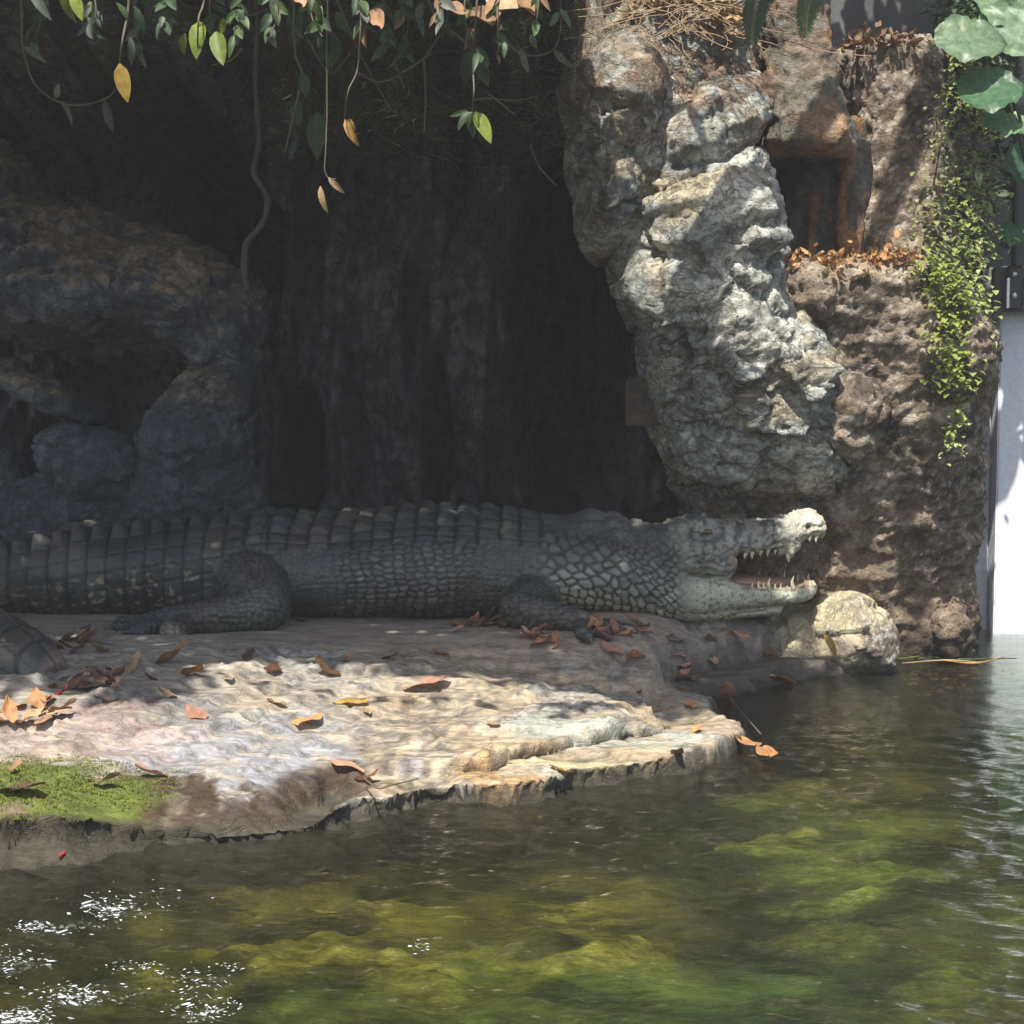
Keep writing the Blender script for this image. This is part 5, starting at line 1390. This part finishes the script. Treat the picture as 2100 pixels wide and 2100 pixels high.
h += dors * (plate * (.007 + .003 * cr) + keel * (.010 + .009 * cr) * (.35 + .65 * ss(.28, .1, vv)) * ss(.60, 1.0, si))
g += dors * (1 - ss(0.002, .010, rgap) * ss(0.001, .009, cgap))
tone += dors * (cr - .5) * .9 + dors * keel * .4
# (b) flank: oval bosses
q1 = si / .038 + .25 * np.sin(vv * 14) + .35 * fbm(V * 4, 2); q2 = vv / .037
e, f1, cid = vor2(q1, q2 + .5 * (np.floor(q1) % 2) * 0, .55, 3)
big = ss(.06, .30, e)
flank = trunkw * (1 - ss(1.55, 1.8, si)) * ss(.66, .78, si) * (1 - dors)
# finer wrinkled skin round the thigh and the shoulder
near_leg = np.clip(ss(.24, .07, np.where(leg > .5, 9, ld)), 0, 1) * flank
e2, f12, cid2 = vor2(si / .016 + 1.5 * fbm(V * 6, 2), vv / .032, .7, 5)
h += flank * (1 - near_leg) * (big * (.007 + .003 * cid)) + near_leg * ss(.05, .35, e2) * .004
g += flank * (1 - near_leg) * (1 - ss(.08, .30, e)) + near_leg * (1 - ss(.02, .25, e2)) * .6
tone += flank * (1 - near_leg) * (cid - .45) * 1.1 * ss(.10, .4, e)
# (c) tail: whorls
Lt = 0.076
rt_ = (si - 1.6) / Lt; rtf = rt_ - np.floor(rt_); tgap = np.minimum(rtf, 1 - rtf) * Lt
colt = vv / .075; ctf = colt - np.floor(colt); tcg = np.minimum(ctf, 1 - ctf) * .075
ct = (_hash(np.floor(rt_).astype(int), np.floor(colt).astype(int), np.full(NV, 7)) % 1000) / 1000.0
crest = np.exp(-((vv - .105) / .030) ** 2) * ss(0, .55, rtf) * ss(1, .8, rtf)
crest2 = np.exp(-((vv - .03) / .02) ** 2) * ss(0, .55, rtf) * ss(1, .8, rtf)
slim = ss(5.6, 4.6, si)
h += tail * (ss(0, .011, tgap) * .009 + .004 * ss(0, .007, tcg) + slim * crest * .032 + slim * crest2 * .014)
g += tail * np.maximum(1 - ss(.001, .008, tgap), .8 * (1 - ss(0, .007, tcg)))
tone += tail * (ct - .5) * .9 + tail * crest * .5
# (d) neck: bosses in slanting rows, larger and paler towards the throat
low = ss(.10, .50, vv)
c1 = (-si + 1.05 * vv) * .69; c2 = (si * .9 + vv * .75) * .8
wob = .35 * fbm(V * 5 + 3, 2)
en1, fn1, cn1 = vor2(c1 / .052 + wob, c2 / .043 + wob, .6, 9)
en2, fn2, cn2 = vor2(c1 / .036 + wob, c2 / .026 + wob, .6, 11)
e5, f5, c5 = vor2(si / .034 + wob * .5, vv / .055 + wob, .5, 15)       # squarer plates along the throat
mixn = si + .25 * (low - .5) > .40
en = np.where(mixn, en1, en2); cn = np.where(mixn, cn1, cn2)
thr = vv > .50
en = np.where(thr, e5, en); cn = np.where(thr, c5, cn)
nk = (1 - leg) * ss(.78, .66, si) * (1 - head)
nk_up = ss(.15, .24, vv)
h += nk * (nk_up * ss(.06, .32, en) * (.0065 + .002 * cn) + (1 - nk_up) * .004 * ss(.05, .3, en2))
g += nk * nk_up * (1 - ss(.10, .32, en)) + nk * (1 - nk_up) * .4 * (1 - ss(.02, .25, en2))
tone += nk * nk_up * (cn - .4) * .6 * ss(.1, .3, en)
# nape scutes: big keeled lumps
for px0, v0, a, b, hh_ in ((1215, .03, .05, .032, .030), (1262, .085, .05, .035, .026), (1212, .12, .045, .03, .022), (1265, .03, .045, .028, .024), (1268, .15, .042, .028, .020), (1310, .05, .03, .024, .014), (1352, .03, .022, .02, .008), (1335, .10, .02, .018, .010), (1372, .07, .02, .02, .006)):
    dxx = (px_head - px0) / 525.0; w_ = np.exp(-((dxx / a) ** 2 + ((vv - v0) / b) ** 2) ** 1.5)
    h += w_ * hh_ * (1 - .0 * head); tone += w_ * .25
# (e) legs: small scales, bands near toes
e3, f3, c3 = vor2((V[:, 0] + V[:, 1] * .4) / .027, (V[:, 2] * 1.0 + V[:, 1] * .6) / .023, .7, 13)
h += leg * (ss(.05, .32, e3) * .0050 + .008 * fbm(V * 9, 3))
g += leg * (1 - ss(.05, .28, e3)) * .75
tone += leg * (c3 - .5) * .4
toe = leg * np.isin(lid, [3, 4, 5, 6, 10, 11, 12, 13, 14])
toeband = .5 + .5 * np.sin(V[:, 0] * 420)
h -= toe * toeband * .0016
# (f) head: bone sculpture
hn = head * (1 - leg)
HP = np.stack([V[:, 0] * 24, V[:, 1] * 24, V[:, 2] * 34], 1)
upper = ss(1172, 1150, pys + (pxs < 1500) * 0 + .0 * pxs) 
upj = hn * ss(1.0, .0, np.clip((pys - (1150 - .0 * pxs)) / 20, 0, 1))
rg = ridged(HP, 3)
lipz_ = ss(1108, 1120, pys) * ss(1490, 1505, pxs)
h += upj * (.0085 * (rg - .3) + .006 * fbm(HP * 2.2, 2)) * (1 - .7 * lipz_)
e4, f4, c4 = vor2(pxs / 15 + .6 * fbm(V * 18, 2), pys / 13, .85, 17)
h += hn * (1 - upj) * (.0012 * ss(.05, .3, e4) + .0015 * fbm(HP * 1.5, 2))
lip = np.exp(-((pys - 1130) / 12) ** 2) * upj * ss(1490, 1510, pxs)
h += lip * .009 * np.sin(pxs / 3.6)                        # festooned lip round the tooth sockets
# eye: lid crease and socket
ex, ey = (pxs - 1436) / 30, (pys - 1084) / 18
er = np.hypot(ex, ey)
side = ss(.06, .10, np.abs(V[:, 1] - HY))
h += hn * side * ((-.008 * np.exp(-((er - 1.0) / .2) ** 2) + .003 * np.exp(-((er - .7) / .16) ** 2)) * (.35 + .65 * ss(-.2, .6, ey)) - .009 * np.exp(-((ex / .55) ** 2 + ((ey - .05) / .22) ** 2)))
# nostril pit
h -= hn * .022 * np.exp(-(((pxs - 1648) / 5.0) ** 2 + ((pys - 1078) / 6.0) ** 2))
# cheek crease behind the gape, throat fold
cre = polydist(pxs, pys, [(1405, 1166), (1440, 1171), (1478, 1172), (1492, 1160)])
h -= hn * .012 * np.exp(-(cre / 3.2) ** 2); g += hn * .8 * np.exp(-(cre / 3.5) ** 2)
cre2 = polydist(pxs, pys, [(1465, 1270), (1474, 1257), (1500, 1250), (1560, 1245)])
h -= hn * .010 * np.exp(-(cre2 / 3.0) ** 2)
h += .0025 * fbm(V * 30, 3) * (1 - .5 * head) + (1 - head) * (.014 * fbm(V * np.array([4.5, 3, 3]) + 80, 3) - .010 * np.abs(fbm(np.stack([si * 9, vv * 2.0, 0 * si], 1) + 12, 2)) * ss(.2, .35, vv) * trunkw * (1 - tail))
V2 = V + N * h[:, None]

# ---- colour of the hide
def C(*c): return np.array(c)
g = np.clip(g, 0, 1); tone = np.clip(tone, -1, 1)
base = np.tile(C(.040, .045, .047), (NV, 1))
bl = fbm(V * 3.0, 3)[:, None]
base = base * (1 + .6 * bl)
def blend(c, w):
    global base
    w = np.clip(w, 0, 1)[:, None]; base = base * (1 - w) + np.asarray(c) * w
green = ss(.05, .35, fbm(V * 2.2 + 9, 3)) * (1 - head)
blend(C(.036, .050, .036), green * .8)
flk = flank * ss(.30, .42, vv)
blend(C(.075, .066, .054), (1 - head) * ss(.02, .40, fbm(V * np.array([2.5, 2.5, 5]) + 60, 4)) * .75)      # dried mud
blend(C(.10, .112, .108), flk * (.30 + .7 * np.clip(tone, 0, 1)))
# pale neck
pale = nk * ss(.20, .46, vv + .12 * (.3 - si))
blend(C(.25, .28, .235), pale * (.6 + .4 * cn))
blend(C(.46, .42, .29), nk * ss(.46, .58, vv) * .9)
blend(C(.12, .125, .12), nk * (1 - nk_up) * .5)
# yellowish spots low on the tail
ysp = tail * ss(.22, .36, fbm(V * np.array([34, 34, 46]) + 3, 3)) * ss(.24, .36, vv)
blend(C(.24, .21, .13), ysp * .8)
blend(C(.20, .13, .11), ss(-1.43, -1.39, V[:, 0]) * (V[:, 1] < 5.6) * .8)
# pale knee and toe
kn = leg * np.exp(-(((pxs - 553) / 30) ** 2 + ((pys - 1215) / 45) ** 2)) * (.6 + fbm(V * 40, 2))
blend(C(.13, .15, .125), kn)
bt = np.array(LIMBS[3][0][-1]); dtoe = np.linalg.norm(V - bt, axis=1)
blend(C(.30, .25, .18), leg * ss(.045, .022, dtoe) * .8)
# head colours
hn_geo, upj_geo = hn, upj
hn = ss(1345, 1440, pxs + 14 * fbm(V * 9, 3)) * (1 - leg); upj = hn * ss(1.0, .0, np.clip((pys - 1143) / 32, 0, 1))
blend(C(.23, .225, .195), upj * .9)
blend(C(.37, .375, .285), hn * (1 - upj) * .95)
blend(C(.40, .38, .29), hn * (1 - upj) * ss(1222, 1245, pys))
dk = ss(-.05, .22, fbm(np.stack([pxs / 14, pys / 30, V[:, 1] * 8], 1), 3))
blend(C(.045, .05, .052), upj * dk * ss(1620, 1590, pxs) * .85)
blend(C(.10, .13, .105), hn * (1 - upj) * ss(.22, .4, fbm(np.stack([pxs / 9, pys / 7, V[:, 1] * 12], 1), 2)) * .8)
blend(C(.46, .46, .34), upj * ss(1104, 1120, pys + 8 * fbm(V * 25, 2)) * ss(1485, 1500, pxs) * .9)
blend(C(.36, .36, .27), upj * ss(.05, .3, fbm(V * 26 + 4, 3)) * ss(1470, 1500, pxs) * ss(1088, 1104, pys) * .6)
blend(C(.43, .39, .31), upj * ss(1585, 1640, pxs + 14 * fbm(V * 20, 2)) * .9)
blend(C(.012, .012, .012), hn * np.exp(-(((pxs - 1648) / 4.5) ** 2 + ((pys - 1078) / 5.5) ** 2)))
blend(C(.035, .038, .04), hn * side * np.exp(-((er - .95) / .22) ** 2) * .8 * ss(-.5, .5, ey))  # crease below the eye, its shade painted dark
blend(C(.20, .20, .18), hn * side * np.exp(-(((er - .62) / .2) ** 2)) * .6)
# lining of the mouth
inm = hn * ss(1478, 1492, pxs) * ((N[:, 2] < -.35) & (pys > 1118) & (pys < 1160) | (N[:, 2] > .35) & (pys > 1165) & (pys < 1200)) * ss(.16, .13, np.abs(V[:, 1] - HY) * (1 + (pxs - 1500) / 500))
blend(C(.24, .15, .10), inm * .9)
blend(C(.20, .15, .115), hn * np.exp(-(polydist(pxs, pys, [(1482, 1126), (1497, 1160), (1526, 1186)]) / 9) ** 2) * .9)
tv = 1 + .55 * tone[:, None]
base = np.clip(base * tv, .004, .8)
blend(C(.014, .016, .018), g * .88)
V2[:, 2] = np.maximum(V2[:, 2], .226 + 0 * V2[:, 2]) if False else V2[:, 2]
setco(cme, V2); setcol(cme, base)

t = NT('crocodile_hide')
pos = t.coords()
n1 = t.noise(150, 5, 0.6, pos); n2 = t.noise(14, 6, 0.6, pos); n3 = t.noise(420, 3, 0.5, pos)
c = t.mix(t.attr(), t.ramp(n1, [(0.3, 0.72), (0.7, 1.28)]), 1.0, 'MULTIPLY')
c = t.mix(c, t.ramp(n2, [(0.3, 0.75), (0.7, 1.25)]), 1.0, 'MULTIPLY')
rr = t.math('ADD', t.math('MULTIPLY', n2, 0.9), 0.02)
t.principled(Base_Color=c, Roughness=rr, Normal=t.bump(t.math('ADD', n1, t.math('MULTIPLY', n3, .5)), 0.35, 0.004), Specular_IOR_Level=0.45)
M_HIDE = t.m
M_TOOTH = flat_mat('tooth_enamel', (.50, .44, .31), .4, .4, 60, .1)
M_CLAW = flat_mat('claw_horn', (.10, .095, .08), .45, .3, 60, .1)
M_TONGUE = flat_mat('tongue_flesh', (.26, .17, .115), .5, .2, 40, .4, .004)
croc = thing('crocodile', (0, CY, .236), 'large dark saltwater crocodile lying on the rock ledge with jaws wide open', 'crocodile')
obj('body', cme, M_HIDE, croc)

def tooth(base_p, tip_p, r, bend=.12):
    a = Vector(base_p); b = Vector(tip_p); L_ = (b - a).length
    side_ = Vector((-1, 0, 0)); pts = []; rad = []
    for k in range(6):
        f = k / 5; p = a.lerp(b, f) + side_ * math.sin(f * math.pi) * L_ * bend
        pts.append(p); rad.append(r * (1 - f ** 1.6) + .0008)
    v, f_ = tube(pts, rad, 8)
    obj('tooth', mesh_np('tooth', v, f_), M_TOOTH, croc)
def hwat(rows, px):
    rows = sorted(rows); return float(np.interp(px, [r_[0] for r_ in rows], [r_[3] for r_ in rows]))
UT = [(1520, 1128, 1140, 4), (1534, 1126, 1145, 5), (1552, 1124, 1138, 4), (1567, 1122, 1143, 5), (1581, 1122, 1136, 4), (1595, 1122, 1139, 4.5), (1609, 1126, 1153, 7.5), (1623, 1118, 1136, 5.5), (1642, 1096, 1108, 4), (1655, 1095, 1108, 4.5), (1668, 1095, 1112, 4.5), (1681, 1090, 1107, 4)]
LT = [(1534, 1196, 1178, 4.5), (1548, 1197, 1182, 4.5), (1558, 1197, 1184, 4), (1569, 1199, 1172, 5.5), (1581, 1199, 1184, 4), (1593, 1200, 1186, 4), (1606, 1200, 1186, 4), (1620, 1200, 1172, 5.5), (1632, 1199, 1185, 4), (1644, 1198, 1183, 4.5), (1655, 1195, 1181, 4), (1664, 1193, 1178, 4.5)]
for sgn_ in (-1, 1):
    for px, b0, t0, r in UT:
        w_ = hwat(UP, px) * .86; dx = 1.5 * random.uniform(-1, 1)
        tooth(hp(px, b0 - 2, sgn_ * w_), hp(px - 2 + dx, t0 - 1 + random.uniform(-8, 1), sgn_ * w_ * (1.02 + random.uniform(-.06, .05))), r * random.uniform(.6, 1.0) / 525)
    for px, b0, t0, r in LT:
        w_ = hwat(LO, px) * .84; dx = 1.5 * random.uniform(-1, 1)
        tooth(hp(px, b0 + 4, sgn_ * w_), hp(px + dx, t0 + random.uniform(-1, 9), sgn_ * w_ * (1.02 + random.uniform(-.06, .05))), r * random.uniform(.55, .95) / 525)
# tongue, eyes, claws
tp = [hp(1470, 1188, 0), hp(1510, 1187, 0), hp(1550, 1191, 0), hp(1590, 1194, 0), hp(1622, 1195, 0)]
S_ = []
for k, (p, w_) in enumerate(zip(tp, (.12, .125, .11, .08, .03))):
    S_.append([(p.x, p.y + w_ * math.cos(2 * math.pi * q / 16), p.z + .022 * math.sin(2 * math.pi * q / 16)) for q in range(16)])
v, f_ = loft(S_); obj('tongue', mesh_np('tongue', v, f_), M_TONGUE, croc)
t = NT('eye_amber'); t.principled(Base_Color=(.09, .065, .02, 1), Roughness=.12, Specular_IOR_Level=.6); M_EYE = t.m
for sgn_ in (-1, 1):
    v, f_ = ellipsoid(hp(1442, 1081, sgn_ * .183), (.017, .012, .012)); eye = obj('eye', mesh_np('eye', v, f_), M_EYE, croc)
    v, f_ = ellipsoid(hp(1442, 1081, sgn_ * .1925), (.004, .004, .009)); obj('pupil', mesh_np('pupil', v, f_), M_CLAW, eye)
for li in (4, 5, 6, 10, 11, 12, 13, 14):
    for P, Rr in (LIMBS[li], LIMBS[li + nl]):
        d = (P[-1] - P[-2]).normalized(); r = Rr[-1]
        a = P[-1] + d * r * .4
        pts = [a, a + d * r * 1.1 + Vector((0, 0, r * .15)), a + d * r * 2.0 + Vector((0, 0, -r * .5))]
        v, f_ = tube(pts, [r * .62, r * .42, .001], 8); obj('claw', mesh_np('claw', v, f_), M_CLAW, croc)
# ------------------------------------------------------------------ thin haze volume added for the veil of the viewing glass
bm = bmesh.new(); bmesh.ops.create_cube(bm, size=1)
for v in bm.verts: v.co = Vector((v.co.x * 16, 4.5 + v.co.y * 16, 1.4 + v.co.z * 7.6))
hm = bpy.data.meshes.new('haze'); bm.to_mesh(hm); bm.free()
t = NT('veil_haze'); pv = t.n('ShaderNodeVolumePrincipled'); t.set(pv, Color=(.93, .95, 1., 1), Density=.0040, Anisotropy=.2); t.l(pv.outputs[0], t.out.inputs['Volume'])
hz = obj('haze', hm, t.m); hz['kind'] = 'stuff'; hz['label'] = 'thin haze added for the milky veil of the viewing glass'
